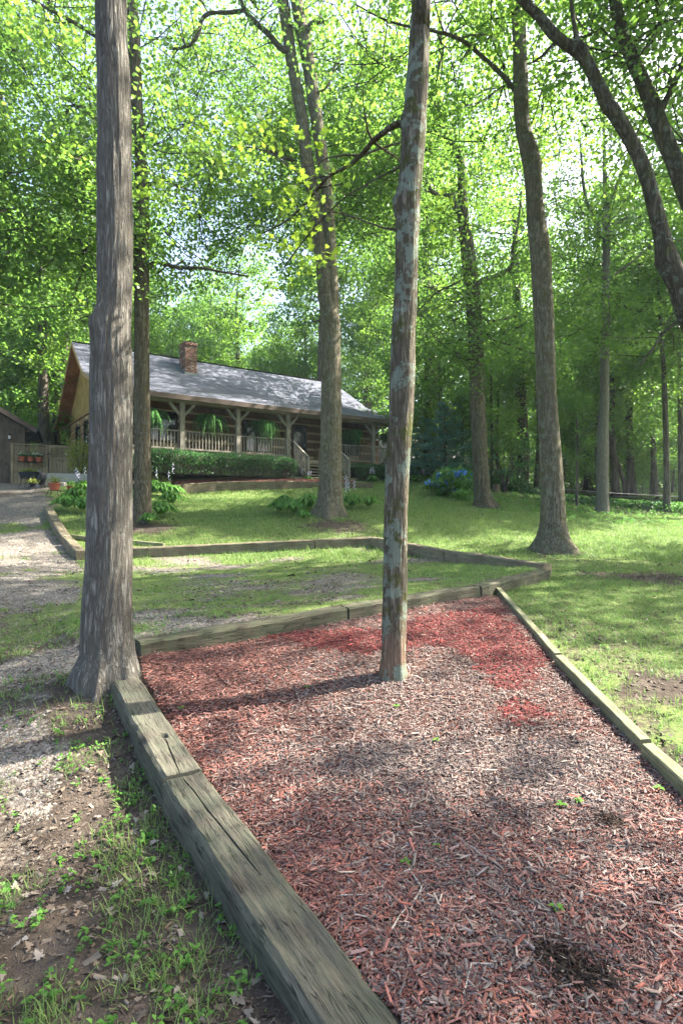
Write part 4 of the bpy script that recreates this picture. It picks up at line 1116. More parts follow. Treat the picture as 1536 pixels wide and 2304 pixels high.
bgtrunk('dark short trunk seen between lawn and road at far right', 33, [(1470, 1115, 18), (1470, 1050, 13), (1466, 950, 10), (1463, 850, 8)], T_MID[2], .9, seed=10)
bgtrunk('dark trunk left of the straight grey pole', 36, [(1322, 1098, 20), (1319, 1050, 15), (1316, 990, 13), (1310, 900, 9)], T_TALL[3], .6, seed=11)
bgtrunk('trunk half hidden directly left of the straight grey pole', 34, [(1346, 1100, 14), (1343, 1020, 10), (1340, 900, 9), (1336, 800, 7)], T_MID[0], 1., seed=12)
bgtrunk('slim sapling with thin stem in front of the road', 24, [(1297, 1140, 7), (1297, 1080, 6), (1299, 1000, 5), (1296, 940, 4)], T_SAP[1], .8, BARK_FAR, seed=13)
bgtrunk('trunk at the far right edge of the picture', 26, [(1532, 1135, 14), (1530, 1000, 12), (1528, 850, 9), (1524, 700, 6)], T_MID[1], 1., BARK_FAR, seed=14)
bgtrunk('dark trunk behind the pines, nearest to the house', 33, [(962, 1078, 16), (960, 1000, 13), (961, 900, 12), (958, 750, 10)], T_TALL[2], .8, seed=15)
bgtrunk('dark trunk behind the pines, nearest to the hydrangea', 32, [(993, 1085, 12), (992, 1000, 10), (990, 900, 9), (988, 760, 7)], T_MID[2], 1.1, seed=16)
bgtrunk('thin trunk just right of the broken-top tree', 29, [(1106, 1105, 8), (1106, 1020, 7), (1104, 900, 6), (1103, 800, 4)], T_MID[0], .9, seed=17)
bgtrunk('second thin trunk right of the broken-top tree', 31, [(1118, 1100, 7), (1117, 1000, 6), (1120, 880, 5)], T_SAP[2], 1., seed=18)
bgtrunk('thick trunk behind the fence, left of the roof peak', 31, [(104, 1040, 34), (101, 980, 24), (98, 900, 22), (97, 820, 20), (95, 700, 17), (92, 550, 12)], T_TALL[1], .9, BARK_FAR, seed=19)
bgtrunk('slimmer trunk behind the fence, touching the rear eave', 33, [(126, 1030, 22), (126, 960, 17), (133, 880, 14), (146, 790, 12), (158, 700, 10)], T_TALL[3], .8, BARK_FAR, seed=20)

# trees round the clearing, mostly out of view, several added to cast shade
def shade(T, x, y, sc, label, leaf=None):
    placed.append((x, y)); put_tree(T, x, y, label, 'shade trees beside the clearing', sc, name='shade_tree')
for i, (x, y, t, sc) in enumerate(((-10.8, 14.5, 1, .78), (15.5, 22.6, 2, .9), (14.5, 13.7, 0, 1.0), (10.6, 4.5, 3, .82), (19, 25.6, 1, 1.1), (26, 16, 2, .9), (18.5, 30, 0, .9), (-17, 22, 2, .85), (-20, 30, 0, .9), (14.2, .8, 1, .95), (12.5, 27.5, 3, .7), (5.6, 34.6, 2, 1.12), (-1.8, 44, 3, 1.25), (2.2, 48, 2, 1.4))):
    shade(T_TALL[t], x, y, sc, ['bright leafy tree beside the driveway', 'shade tree added beyond the arching trunks', 'unseen tree added right of the arching trunks to shade the pad', 'unseen tree added to shade the mulch bed', 'shade tree added at the lawn end', 'shade tree far right of the lawn', 'shade tree before the road bend', 'shade tree beside the shed', 'shade tree behind the shed', 'outer unseen tree added beside the bed for shade', 'shade tree behind the straight pole', 'tall tree added beside the right end of the house to shade the roof', 'very tall tree behind the ridge, seen beside the double stem', 'tallest tree farther behind the ridge'][i])  # tree at the house end is added so its crown shades the roof
# ------------------------------------------------------------ the log house (local: x along the front, y towards the back, z up from 3.3)
Z0 = 3.3
house = empty('log_house', HO, 'brown log house with cream chinking, deep front porch and grey shingle roof', 'house', rz=HOUSE_A)
L_ = lambda z: z - Z0
FL = 4.27
PROF = [(0., 6.70), (4.2, 8.12), (6.8, 10.1), (10.9, 6.86), (12.2, 6.55)]
SR = [17.3, 16.5, 15.7, 15.7, 15.7]
TH = .16
def roofz(a):
    for (a0, z0), (a1, z1) in zip(PROF[:-1], PROF[1:]):
        if a <= a1: return z0 + (z1 - z0) * (a - a0) / (a1 - a0)
    return PROF[-1][1]
# roof deck
m = MB(); vs = []
for (a, z), sr in zip(PROF, SR):
    vs += [(0, a, L_(z)), (sr, a, L_(z)), (0, a, L_(z) - TH), (sr, a, L_(z) - TH)]
fs = []
for i in range(4):
    b0, b1 = i * 4, i * 4 + 4
    fs += [(b0, b0 + 1, b1 + 1, b1), (b0 + 2, b1 + 2, b1 + 3, b0 + 3), (b0, b1, b1 + 2, b0 + 2), (b0 + 1, b0 + 3, b1 + 3, b1 + 1)]
fs += [(0, 2, 3, 1), (16, 17, 19, 18)]
m.add(vs, fs); roof = m.build('roof', SOFFIT, house)
# shingle tabs, laid in courses on the front slopes
rs = random.Random(3)
V, Fq, Cc = [], [], []
def tabs(i0, i1):
    (a0, z0), (a1, z1) = PROF[i0], PROF[i1]; s0, s1 = SR[i0], SR[i1]
    L = math.hypot(a1 - a0, z1 - z0); n = int(L / .135)
    ta, tz = (a1 - a0) / L, (z1 - z0) / L; na, nz = -tz, ta
    for k in range(n):
        t0 = k * L / n - .02; t1 = (k + 1) * L / n + .01
        smax = s0 + (s1 - s0) * t0 / L
        x = -.03 - rs.random() * .3
        while x < smax:
            w = .30; xe = min(x + w - .008, smax + .03); xs = max(x, -.04)
            if xe > xs + .02:
                lift = .016 + rs.uniform(0, .006)
                o = len(V)
                for (tt, ll) in ((t0, lift), (t1, .006)):
                    for xx in (xs, xe): V.append((xx, a0 + ta * tt + na * ll, L_(z0 + tz * tt + nz * ll)))
                for xx in (xs, xe): V.append((xx, a0 + ta * t0 + na * .002, L_(z0 + tz * t0 + nz * .002)))
                Fq.append((o, o + 1, o + 3, o + 2)); Fq.append((o + 4, o + 5, o + 1, o))
                g_ = rs.uniform(.78, 1.2) * (1 + .12 * math.sin(k * 1.7)); c = (.155 * g_, .166 * g_, .21 * g_, 1)
                Cc.extend([c] * 6)
            x += w
tabs(0, 1); tabs(1, 2)
o = link('shingles', mesh_np('shingles', np.array(V), [np.array(Fq)], SHINGLE, np.array(Cc)), roof); o['kind'] = 'stuff'
# back slope shingles as plain courses are out of sight; fascia and rakes
m = MB()
m.box(-.03, 17.3, -.035, -.003, L_(6.70) - TH - .05, L_(6.70) + .005); m.build('gutter_board', FASCIA, roof)
for nm, x0, x1 in (('rake_board', -.055, -.004),):
    for i in range(4):
        (a0, z0), (a1, z1) = PROF[i], PROF[i + 1]
        m = MB(); m.add([(x0, a0, L_(z0) - .2), (x1, a0, L_(z0) - .2), (x1, a1, L_(z1) - .2), (x0, a1, L_(z1) - .2), (x0, a0, L_(z0) + .0), (x1, a0, L_(z0) + .0), (x1, a1, L_(z1) + .0), (x0, a1, L_(z1) + .0)],
                        [(0, 3, 2, 1), (4, 5, 6, 7), (0, 1, 5, 4), (1, 2, 6, 5), (2, 3, 7, 6), (3, 0, 4, 7)])
        m.build(nm, TRIM, roof)
m = MB(); m.box(-.02, 15.75, 6.7, 6.9, L_(10.08), L_(10.13)); m.build('ridge_cap', SHINGLE, roof)
# soffit boards seen under the left overhang
for i, (i0, i1) in enumerate(((1, 2), (2, 3), (3, 4), (0, 1))):
    (a0, z0), (a1, z1) = PROF[i0], PROF[i1]; L = math.hypot(a1 - a0, z1 - z0); n = max(2, int(L / .22)); ta, tz = (a1 - a0) / L, (z1 - z0) / L
    for k in range(n):
        t0, t1 = k * L / n + .006, (k + 1) * L / n - .006
        m = MB()
        A0, Z0_, A1, Z1_ = a0 + ta * t0, z0 + tz * t0, a0 + ta * t1, z0 + tz * t1
        m.add([(.0, A0, L_(Z0_) - TH - .022), (.58, A0, L_(Z0_) - TH - .022), (.58, A1, L_(Z1_) - TH - .022), (.0, A1, L_(Z1_) - TH - .022),
               (.0, A0, L_(Z0_) - TH - .003), (.58, A0, L_(Z0_) - TH - .003), (.58, A1, L_(Z1_) - TH - .003), (.0, A1, L_(Z1_) - TH - .003)],
              [(0, 3, 2, 1), (4, 5, 6, 7), (0, 1, 5, 4), (1, 2, 6, 5), (2, 3, 7, 6), (3, 0, 4, 7)])
        m.build('soffit_board', SOFFIT, roof)
# chimney
cx0, cx1, ca0, ca1 = 5.15, 5.80, 5.2, 6.05
ch = piece('chimney', MORTAR, roof, cx0 + .012, cx1 - .012, ca0 + .012, ca1 - .012, L_(8.6), L_(10.55))
chm = MB()
V, Fq, Cc = [], [], []
def brick(x0, x1, y0, y1, z0, z1):
    o = len(V); c_ = rs.uniform(.65, 1.2); col = (.22 * c_, .125 * c_, .10 * c_, 1)
    if rs.random() < .18: col = (.34 * c_, .26 * c_, .22 * c_, 1)
    for z in (z0, z1):
        for (x, y) in ((x0, y0), (x1, y0), (x1, y1), (x0, y1)): V.append((x, y, L_(z))); Cc.append(col)
    for f in ((0, 1, 5, 4), (1, 2, 6, 5), (2, 3, 7, 6), (3, 0, 4, 7), (4, 5, 6, 7), (0, 3, 2, 1)): Fq.append(tuple(i + o for i in f))
z = 8.75; k = 0
while z < 10.56:
    off = .0 if k % 2 else -.1
    e = 0 if z < 10.4 else .035
    x = cx0 - e + off
    while x < cx1 + e:
        a, b_ = max(x, cx0 - e), min(x + .19, cx1 + e)
        if b_ - a > .03: brick(a, b_, ca0 - e, ca0 + .08, z, z + .062); brick(a, b_, ca1 - .08, ca1 + e, z, z + .062)
        x += .2
    y = ca0 + .08 + off
    while y < ca1 - .08:
        a, b_ = max(y, ca0 + .085), min(y + .19, ca1 - .085)
        if b_ - a > .03: brick(cx0 - e, cx0 + .08, a, b_, z, z + .062); brick(cx1 - .08, cx1 + e, a, b_, z, z + .062)
        y += .2
    z += .075; k += 1
o = link('bricks', mesh_np('bricks', np.array(V), [np.array(Fq)], BRICK, np.array(Cc)), roof); o['kind'] = 'stuff'
m = MB(); m.box(cx0 - .015, cx1 + .015, ca0 - .02, ca0 - .006, L_(8.72), L_(9.02)); m.box(cx0 - .02, cx0 - .006, ca0, ca1, L_(8.72), L_(9.2)); m.build('flashing', FLASH, roof)
m = MB(); m.box(cx0 + .12, cx1 - .12, ca0 + .15, ca1 - .15, L_(10.55), L_(10.66)); m.box(cx0 + .03, cx1 - .03, ca0 + .08, ca1 - .08, L_(10.68), L_(10.705)); m.build('chimney_cap', BLACK, roof)

# walls: cream wall with proud logs, window and door openings left as gaps in the logs
WX0, WX1, WY0, WY1 = .6, 16.2, 2.8, 10.8
wall = piece('wall', CHINK, house, WX0 + .03, WX1 - .03, WY0 + .03, WY1 - .03, 0.0, L_(6.5))
wall = house
fo = [(2.2, 3.9, 4.95, 6.40), (7.25, 9.05, 4.75, 6.40), (10.2, 11.17, FL, 6.42), (12.9, 14.8, 4.95, 6.40)]
def log_row(x0, x1, z0, z1, opens):
    cuts = [(x0, x1)]
    for (a, b_, oz0, oz1) in opens:
        if z1 > oz0 + .02 and z0 < oz1 - .02:
            nc = []
            for (p, q) in cuts:
                if a > p: nc.append((p, min(q, a)))
                if b_ < q: nc.append((max(p, b_), q))
            cuts = [(p, q) for p, q in nc if q - p > .05]
    return cuts
z = 3.85; 
while z < 7.4:
    z1 = z + .315
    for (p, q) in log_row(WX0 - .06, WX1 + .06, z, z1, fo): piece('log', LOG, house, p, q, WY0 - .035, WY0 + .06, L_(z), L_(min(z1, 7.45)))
    z += .445
m = MB(); m.box(WX0 + .05, WX1 - .05, WY0 + .06, WY0 + .2, L_(6.5), L_(7.45)); m.build('upper_wall', CHINK, house)
# gable side
so_ = [(8.15, 8.95, 4.55, 6.15), (6.1, 6.9, 4.55, 6.15)]
z = 3.85
while z + .315 < 6.5:
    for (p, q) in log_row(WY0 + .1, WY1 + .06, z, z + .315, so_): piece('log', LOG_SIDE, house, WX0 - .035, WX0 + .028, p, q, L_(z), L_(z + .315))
    z += .445
for (a, b_, z0, z1) in so_:
    w_ = piece('window', GLASS, house, WX0 - .01, WX0 + .028, a, b_, L_(z0), L_(z1))
    piece('window_trim', TRIM_DARK, house, WX0 - .05, WX0 - .012, a - .08, a + .0, L_(z0), L_(z1)); piece('window_trim', TRIM_DARK, house, WX0 - .05, WX0 - .012, b_, b_ + .08, L_(z0), L_(z1))
    piece('window_trim', TRIM_DARK, house, WX0 - .05, WX0 - .012, a - .08, b_ + .08, L_(z1), L_(z1) + .08)
piece('gable_beam', LOG_SIDE, house, WX0 - .07, WX0 + .0, WY0, WY1 + .1, L_(6.48), L_(6.60))
a = 2.9
while a < 10.8:
    w_ = .155
    zt0, zt1 = roofz(a) - TH - .03, roofz(a + w_) - TH - .03
    m = MB(); m.add([(WX0 - .02, a, L_(6.6)), (WX0 + .02, a, L_(6.6)), (WX0 + .02, a + w_, L_(6.6)), (WX0 - .02, a + w_, L_(6.6)), (WX0 - .02, a, L_(zt0)), (WX0 + .02, a, L_(zt0)), (WX0 + .02, a + w_, L_(zt1)), (WX0 - .02, a + w_, L_(zt1))],
                    [(0, 3, 2, 1), (4, 5, 6, 7), (0, 1, 5, 4), (1, 2, 6, 5), (2, 3, 7, 6), (3, 0, 4, 7)])
    if min(zt0, zt1) > 6.65: m.build('gable_board', BOARD, house)
    a += .165
m = MB(); m.add([(WX0 + .04, 2.9, L_(6.5)), (WX0 + .04, 10.8, L_(6.5)), (WX0 + .04, 10.8, L_(roofz(10.8) - TH)), (WX0 + .04, 6.8, L_(roofz(6.8) - TH)), (WX0 + .04, 4.2, L_(roofz(4.2) - TH)), (WX0 + .04, 2.9, L_(roofz(2.9) - TH))], [(0, 5, 4, 3, 2, 1)])
m.build('gable_backing', TRIM_DARK, house)
ven = piece('gable_vent', TRIM_DARK, house, WX0 - .05, WX0 - .022, 3.7, 4.6, L_(7.0), L_(7.9))
for k in range(7): piece('louvre', LEAF_DARK if False else FASCIA, house, WX0 - .075, WX0 - .052, 3.75, 4.55, L_(7.06 + k * .12), L_(7.12 + k * .12))
piece('rear_bay', BOARD, house, WX0 + .15, WX0 + 3, WY1 + .03, WY1 + 1.1, 0, L_(6.5))
# front windows: trim, glass, blinds, mullion
for (a, b_, z0, z1) in fo[:2] + fo[3:]:
    w_ = piece('window', GLASS, house, a + .06, b_ - .06, WY0 + .0, WY0 + .028, L_(z0) + .06, L_(z1) - .06)
    for (p, q, r_, t_) in ((a, a + .09, z0, z1), (b_ - .09, b_, z0, z1), (a + .09, b_ - .09, z1 - .09, z1), (a + .09, b_ - .09, z0, z0 + .09), ((a + b_) / 2 - .05, (a + b_) / 2 + .05, z0 + .09, z1 - .09)):
        piece('window_frame', TRIM_DARK, house, p, q, WY0 - .05, WY0 - .002, L_(r_), L_(t_))
    for k in range(9): piece('blind_slat', BLIND, house, a + .1, b_ - .1, WY0 - .014, WY0 - .004, L_(z1 - .14 - k * .07), L_(z1 - .12 - k * .07))
a, b_, z0, z1 = fo[2]
dr = piece('door', GLASS, house, a + .10, b_ - .10, WY0 - .0, WY0 + .028, L_(z0) + .05, L_(z1) - .1)
for (p, q, r_, t_) in ((a, a + .11, z0, z1), (b_ - .11, b_, z0, z1), (a + .11, b_ - .11, z1 - .11, z1), (a + .11, b_ - .11, z0, z0 + .16)):
    piece('door_frame', TRIM_DARK, house, p, q, WY0 - .06, WY0 - .002, L_(r_), L_(t_))
piece('door_handle', FLASH, house, b_ - .2, b_ - .17, WY0 - .08, WY0 - .02, L_(5.25), L_(5.4))
# wall lantern
m = MB(); m.box(9.50, 9.56, WY0 - .2, WY0 - .035, L_(5.9), L_(5.93)); m.lathe([(.0, .0), (.05, .02), (.07, .2), (.09, .22), (.02, .32), (0, .33)], (9.53, WY0 - .2, L_(5.62)), 8); m.build('wall_lantern', BLACK, house)
# porch
PX0, PX1, PY = .45, 16.75, .28
for k in range(18): piece('deck_board', DECK_WOOD, house, PX0, PX1, PY + .0 + k * .143, PY + .135 + k * .143, L_(FL) - .04, L_(FL))
piece('rim_board', DECK_WOOD, house, PX0, PX1, PY - .045, PY - .003, L_(FL) - .29, L_(FL) - .005)
piece('rim_board', DECK_WOOD, house, PX0 - .045, PX0 - .002, PY, WY0, L_(FL) - .29, L_(FL) - .005)
def lattice(x0, x1, z0, z1, y, name='lattice', par=None, st=.145, flip=None, mat=DECK_WOOD, w_=.035):
    m = MB(); H_ = z1 - z0
    for sgn in (1, -1):
        x = x0 - H_
        while x < x1:
            p, q = (x, z0), (x + H_, z1)
            if sgn < 0: p, q = (x, z1), (x + H_, z0)
            t0 = max(0, (x0 - p[0]) / H_); t1 = min(1, (x1 - p[0]) / H_)
            if t1 > t0 + .02:
                A = (p[0] + H_ * t0, y + sgn * .008, L_(p[1] + (q[1] - p[1]) * t0)); B = (p[0] + H_ * t1, y + sgn * .008, L_(p[1] + (q[1] - p[1]) * t1))
                m.bar(A, B, .012, w_, up=(0, 0, 1))
            x += st
    return m.build(name, mat, par or house)
lattice(.5, 8.72, 3.28, 3.97, PY - .01); lattice(11.3, 16.7, 3.28, 3.97, PY - .01)
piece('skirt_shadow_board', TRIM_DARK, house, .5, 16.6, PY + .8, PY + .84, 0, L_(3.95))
PS = [.62, 3.27, 5.93, 8.6, 11.27, 13.93, 16.55]
for s_ in PS:
    piece('porch_post', PORCH_WOOD, house, s_ - .1, s_ + .1, PY + .05, PY + .25, L_(FL), L_(6.42))
    piece('foot_post', PORCH_WOOD, house, s_ - .08, s_ + .08, PY + .03, PY + .2, -.05, L_(FL) - .29)
    for sg in (-1, 1):
        if PX0 < s_ + sg * .6 < PX1:
            m = MB(); m.bar((s_ + sg * .08, PY + .15, L_(5.88)), (s_ + sg * .56, PY + .15, L_(6.40)), .11, .11, up=(0, 1, 0)); m.build('brace', PORCH_WOOD, house)
piece('porch_beam', PORCH_WOOD, house, PX0, PX1, PY + .04, PY + .26, L_(6.42), L_(6.62))
piece('porch_beam', PORCH_WOOD, house, PX0, PX1, PY + .10, PY + .22, L_(6.625), L_(6.72))
for k in range(26): piece('ceiling_board', SOFFIT, house, .62, 16.7, .05 + k * .105 + .0, .145 + k * .105, L_(roofz(.1 + k * .105)) - TH - .05, L_(roofz(.1 + k * .105)) - TH - .03)
def rail(x0, x1):
    piece('handrail', PORCH_WOOD, house, x0, x1, PY + .08, PY + .2, L_(FL) + .90, L_(FL) + .945)
    piece('bottom_rail', PORCH_WOOD, house, x0, x1, PY + .12, PY + .16, L_(FL) + .12, L_(FL) + .19)
    n = int((x1 - x0) / .145)
    for k in range(n):
        c = x0 + (k + .5) * (x1 - x0) / n
        piece('baluster', PORCH_WOOD, house, c - .02, c + .02, PY + .12, PY + .16, L_(FL) + .19, L_(FL) + .90)
for i in range(6):
    if i == 3: continue
    rail(PS[i] + .1, PS[i + 1] - .1)
for k in range(14):
    c = .5 + k * .165
    piece('baluster', PORCH_WOOD, house, .56, .60, PY + c - .02, PY + c + .02, L_(FL) + .1, L_(FL) + .90)
piece('handrail', PORCH_WOOD, house, .52, .64, PY + .25, WY0 - .1, L_(FL) + .9, L_(FL) + .945)
# steps
SX0, SX1 = 8.85, 11.15
for k in range(5):
    zt = FL - .17 * (k + 1)
    piece('step_tread', DECK_WOOD, house, SX0, SX1, PY - .05 - .28 * (k + 1), PY - .08 - .28 * k, L_(zt) - .04, L_(zt))
for sx in (SX0 - .04, SX1 + .04):
    m = MB(); m.bar((sx, PY - .02, L_(FL) - .2), (sx, PY - 1.45, L_(FL) - 1.05), .045, .26); m.build('stringer', DECK_WOOD, house)
    m = MB(); m.bar((sx, PY - .0, L_(FL) + .88), (sx, PY - 1.42, L_(FL) - .02), .1, .045); m.build('stair_handrail', PORCH_WOOD, house)
    for k in range(8):
        t = (k + .7) / 8.4; y = PY - .05 - 1.33 * t; z = FL - .03 - .85 * t
        piece('baluster', PORCH_WOOD, house, sx - .02, sx + .02, y - .02, y + .02, L_(z), L_(z + .87))
    piece('newel_post', PORCH_WOOD, house, sx - .05, sx + .05, PY - 1.46, PY - 1.36, -.1, L_(FL) + .02)
# porch bench
bp_ = HP(12.05, 2.2, FL)
bench = empty('porch_bench', bp_, 'brown wooden bench with arched back on the porch right of the door', 'bench', rz=HOUSE_A)
m = MB(); m.box(-.62, .62, -.2, .22, .40, .44); m.build('seat', TRIM, bench)
m = MB()
for k in range(9): m.box(-.56 + k * .14 - .02, -.56 + k * .14 + .02, .2, .23, .44, .80 + .12 * math.cos((k - 4) / 4 * 1.4))
m.build('backrest', TRIM, bench)
m = MB(); m.tube([(-.6 + k * .15, .215, .80 + .13 * math.cos((k - 4) / 4 * 1.4)) for k in range(9)], .03, 6); m.build('back_rail', TRIM, bench)
for x in (-.58, .58):
    for y in (-.17, .19): piece('leg', TRIM, bench, x - .03, x + .03, y - .03, y + .03, 0, .40 if y > 0 else .62)
    piece('armrest', TRIM, bench, x - .04, x + .04, -.2, .2, .62, .65)

# hanging ferns
def fern(s_, label, sc=1., zt=6.42, a_=.75):
    rg = np.random.default_rng(int(s_ * 100)); p = HP(s_, a_, zt - 1.05 * 1.)
    r = empty('hanging_fern', p, label, 'hanging fern', 'ferns hanging from the porch beam')
    m = MB(); m.lathe([(.0, -.16), (.10, -.15), (.15, 0), (.16, .02), (.13, .0)], (0, 0, .42), 12); m.build('basket', TRIM_DARK, r)
    m = MB()
    for a in (0, 2.1, 4.2): m.tube([(.15 * math.cos(a), .15 * math.sin(a), .44), (0, 0, 1.05)], .004, 4)
    m.build('hanger', BLACK, r)
    P_, R_, S_, T_ = [], [], [], []
    for k in range(120):
        a = rg.uniform(0, 6.283); L = rg.uniform(.3, 1.15) * sc; up = rg.uniform(.05, .45); out = rg.uniform(.1, .85) * sc
        for t in np.linspace(.1, 1, 26):
            rr_ = out * (1 - (1 - t) ** 1.8); z = .44 + up * 4 * t * (1 - t) * .8 - L * max(0, t - .25) ** 1.5 * 1.1
            for sg in (-1, 1):
                P_.append((rr_ * math.cos(a), rr_ * math.sin(a), z))
                R_.append(a + sg * 1.45); S_.append(.12 * (1.2 - t) ** .6 * sc); T_.append(.25 + .5 * rg.random() * (1 if t < .7 else .7))
    n = len(P_); R = rotz_m(np.array(R_)) @ roty_m(rg.normal(.35, .25, n)); S_ = np.array(S_)
    V, Fs, C = scatter(leafV, leafF, np.array(P_), R, np.stack([S_, S_ * .42, S_], -1), np.repeat(np.array(T_)[:, None], 3, 1))
    link('fronds', mesh_np('fronds', V, Fs, FERN, C), r)
fern(1.95, 'fern hanging leftmost, beside the slender dark trunk', 1.1); fern(4.75, 'bushy fern hanging between the second and third porch posts', 1.05)
fern(7.45, 'fern with one pale frond hanging before the double window', 1.05); fern(12.7, 'fern hanging just right of the double tree', .95); fern(15.2, 'dark fern hanging at the right end of the porch', .9)

# ------------------------------------------------------------ hedges and beds
def leaf_volume(name, pts_fn, n, size, mat, parent, seed, wd=.5, hue=.4):
    rg = np.random.default_rng(seed); P_ = pts_fn(rg, n)
    n = len(P_); R = rotz_m(rg.uniform(0, 6.28, n)) @ roty_m(rg.normal(-.5, .6, n)) @ rotx_m(rg.normal(0, .6, n)); s_ = size * rg.uniform(.6, 1.3, n)
    t = np.clip(hue + rg.normal(0, .17, n), 0, 1)
    V, Fs, C = scatter(leafV, leafF, P_, R, np.stack([s_, s_ * wd, s_], -1), np.repeat(t[:, None], 3, 1))
    return link(name, mesh_np(name, V, Fs, mat, C), parent)
def hedge(s0, s1, a0, a1, z0, z1, label, seed, n):
    o_ = HP(s0, (a0 + a1) / 2, z0); r = empty('hedge', o_, label, 'hedge', rz=HOUSE_A)
    L, W, Hh = s1 - s0, (a1 - a0) / 2, z1 - z0
    def fn(rg, n):
        x = rg.uniform(0, L, n); th = rg.uniform(-.25, math.pi + .25, n); q = 1 - rg.random(n) ** 2 * .25
        ct, st = np.cos(th), np.sin(th)
        ex = 5.; k = (np.abs(ct) ** ex + np.abs(st) ** ex) ** (-1 / ex)
        bump = 1 + (fbm(x * 1.9 + seed, th * 1.8, 7, 4) - .5) * .42
        y = W * ct * k * q * bump; z = Hh * .5 + Hh * .5 * st * k * q * bump
        z = np.where(rg.random(n) < .4, rg.uniform(0, Hh, n) * .9, z)
        e = np.minimum(x, L - x); f = np.clip(e / .35, 0, 1) ** .5
        return np.stack([x, y * (.75 + .25 * f), np.maximum(z, .02) * (.86 + .14 * f)], -1)
    leaf_volume('foliage', fn, n, .085, LEAF_DARK, r, seed, .35, .5)
    m = MB(); m.box(.15, L - .15, -W * .62, W * .62, .0, Hh * .82); m.build('dark_core', BARK_DARK, r)  # solid dark box filling the inside of the leaf shell
hedge(.9, 8.05, -1.55, -.35, 3.2, 4.14, 'long clipped dark green hedge before the left half of the porch', 5, 24000)
hedge(11.5, 17.6, -1.35, -.25, 3.1, 4.08, 'darker clipped hedge right of the porch steps', 6, 15000)

def hosta(x, y, rad, label, mat=LEAF_HOSTA, n=26, hue=.5, group='hosta clumps', flowers=0, name='hosta', leafw=.55):
    rg = np.random.default_rng(int(abs(x * 131 + y * 37))); r = empty(name, (x, y, hh(x, y)), label, 'plant', group)
    V, Fq, C = [], [], []
    n = int(n * 2.3)
    for k in range(n):
        a = k * 2.39996 + rg.normal(0, .3); t = (k + .5) / n; L = rad * (.40 + .58 * t) * rg.uniform(.85, 1.15); W = rad * .25 * rg.uniform(.8, 1.2) * leafw / .55
        el = 1.15 - .95 * t; o = len(V); c = float(np.clip(hue + rg.normal(0, .18), 0, 1))
        for i in range(6):
            u = i / 5; rr_ = L * (.15 + .85 * u) * math.cos(el * (1 - .55 * u)); z = rad * (.45 + .55 * math.sin(el)) * math.sin(math.pi * (.10 + .74 * u)) + .01
            w_ = W * .5 * (math.sin(math.pi * (u * .92 + .06)) ** .8)
            for sg, dz in ((-1, .018), (0, -.0), (1, .018)):
                V.append((rr_ * math.cos(a) - sg * w_ * math.sin(a), rr_ * math.sin(a) + sg * w_ * math.cos(a), z + dz * (rad / .3))); C.append((c, c, c, 1))
        for i in range(5):
            for j in (0, 1): Fq.append((o + i * 3 + j, o + i * 3 + j + 1, o + i * 3 + j + 4, o + i * 3 + j + 3))
    link('leaves', mesh_np('leaves', np.array(V), [np.array(Fq)], mat, np.array(C), smooth=True), r)
    for k in range(flowers):
        a = rg.uniform(0, 6.28); m = MB(); q = rad * rg.uniform(.1, .6); hgt = rad * rg.uniform(1.6, 2.4); tip = (q * 1.3 * math.cos(a), q * 1.3 * math.sin(a), hgt)
        m.tube([(q * .3 * math.cos(a), q * .3 * math.sin(a), .05), (q * math.cos(a), q * math.sin(a), hgt * .6), tip], .008, 5); m.build('flower_stalk', LEAF_HOSTA, r)
        m = MB()
        for j in range(7):
            zz = hgt * (.68 + .32 * j / 7); b_ = j * 2.4; m.bar((tip[0] * .97, tip[1] * .97, zz), (tip[0] + .05 * math.cos(b_), tip[1] + .05 * math.sin(b_), zz - .03), .022, .022)
        m.build('blossoms', LAVENDER, r)
def at_px(px, py): return g2(px, py)
for i, (px, py, rad, lab, n, hue, fl) in enumerate((
    (150, 1150, .50, 'hosta clump at the driveway edge, leftmost of the bed', 26, .55, 0), (185, 1155, .52, 'hosta clump with drooping leaves against the big grey trunk', 26, .5, 0), (172, 1128, .5, 'hosta clump in the second row behind the pots', 24, .6, 0),
    (190, 1112, .5, 'pale flowering hosta clump below the fence gate', 22, .6, 5), (300, 1140, .5, 'hosta clump between the grey and the slender dark trunk', 26, .45, 0), (345, 1115, .6, 'hosta clump right behind the slender dark trunk', 28, .5, 0),
    (372, 1120, .6, 'glossy hosta clump below the pale flower spikes', 28, .5, 3), (385, 1140, .55, 'hosta clump at the right of the bed under the ledge', 28, .45, 0), (362, 1166, .52, 'bright yellow-green hosta clump nearest the lawn', 26, .85, 0), (335, 1182, .35, 'small grassy clump at the foot of the slender dark trunk', 18, .5, 0), (395, 1118, .45, 'hosta clump touching the lower ledge tie', 24, .6, 0),
    (630, 1156, .48, 'bluish hosta clump left of the double tree', 24, .3, 0), (660, 1160, .5, 'middle hosta clump left of the double tree', 26, .4, 0), (695, 1150, .55, 'tall bright hosta clump touching the double tree', 28, .7, 0), (682, 1172, .32, 'small dark hosta in front of the double tree roots', 18, .25, 0), (640, 1140, .4, 'rear hosta clump left of the double tree', 22, .4, 0),
    (792, 1146, .5, 'flowering hosta clump right of the double tree', 24, .6, 5), (830, 1145, .45, 'pale green hosta clump farthest right of the double tree', 24, .8, 0))):
    q = at_px(px, py); hosta(q.x, q.y, rad, lab, n=n, hue=hue, flowers=fl)
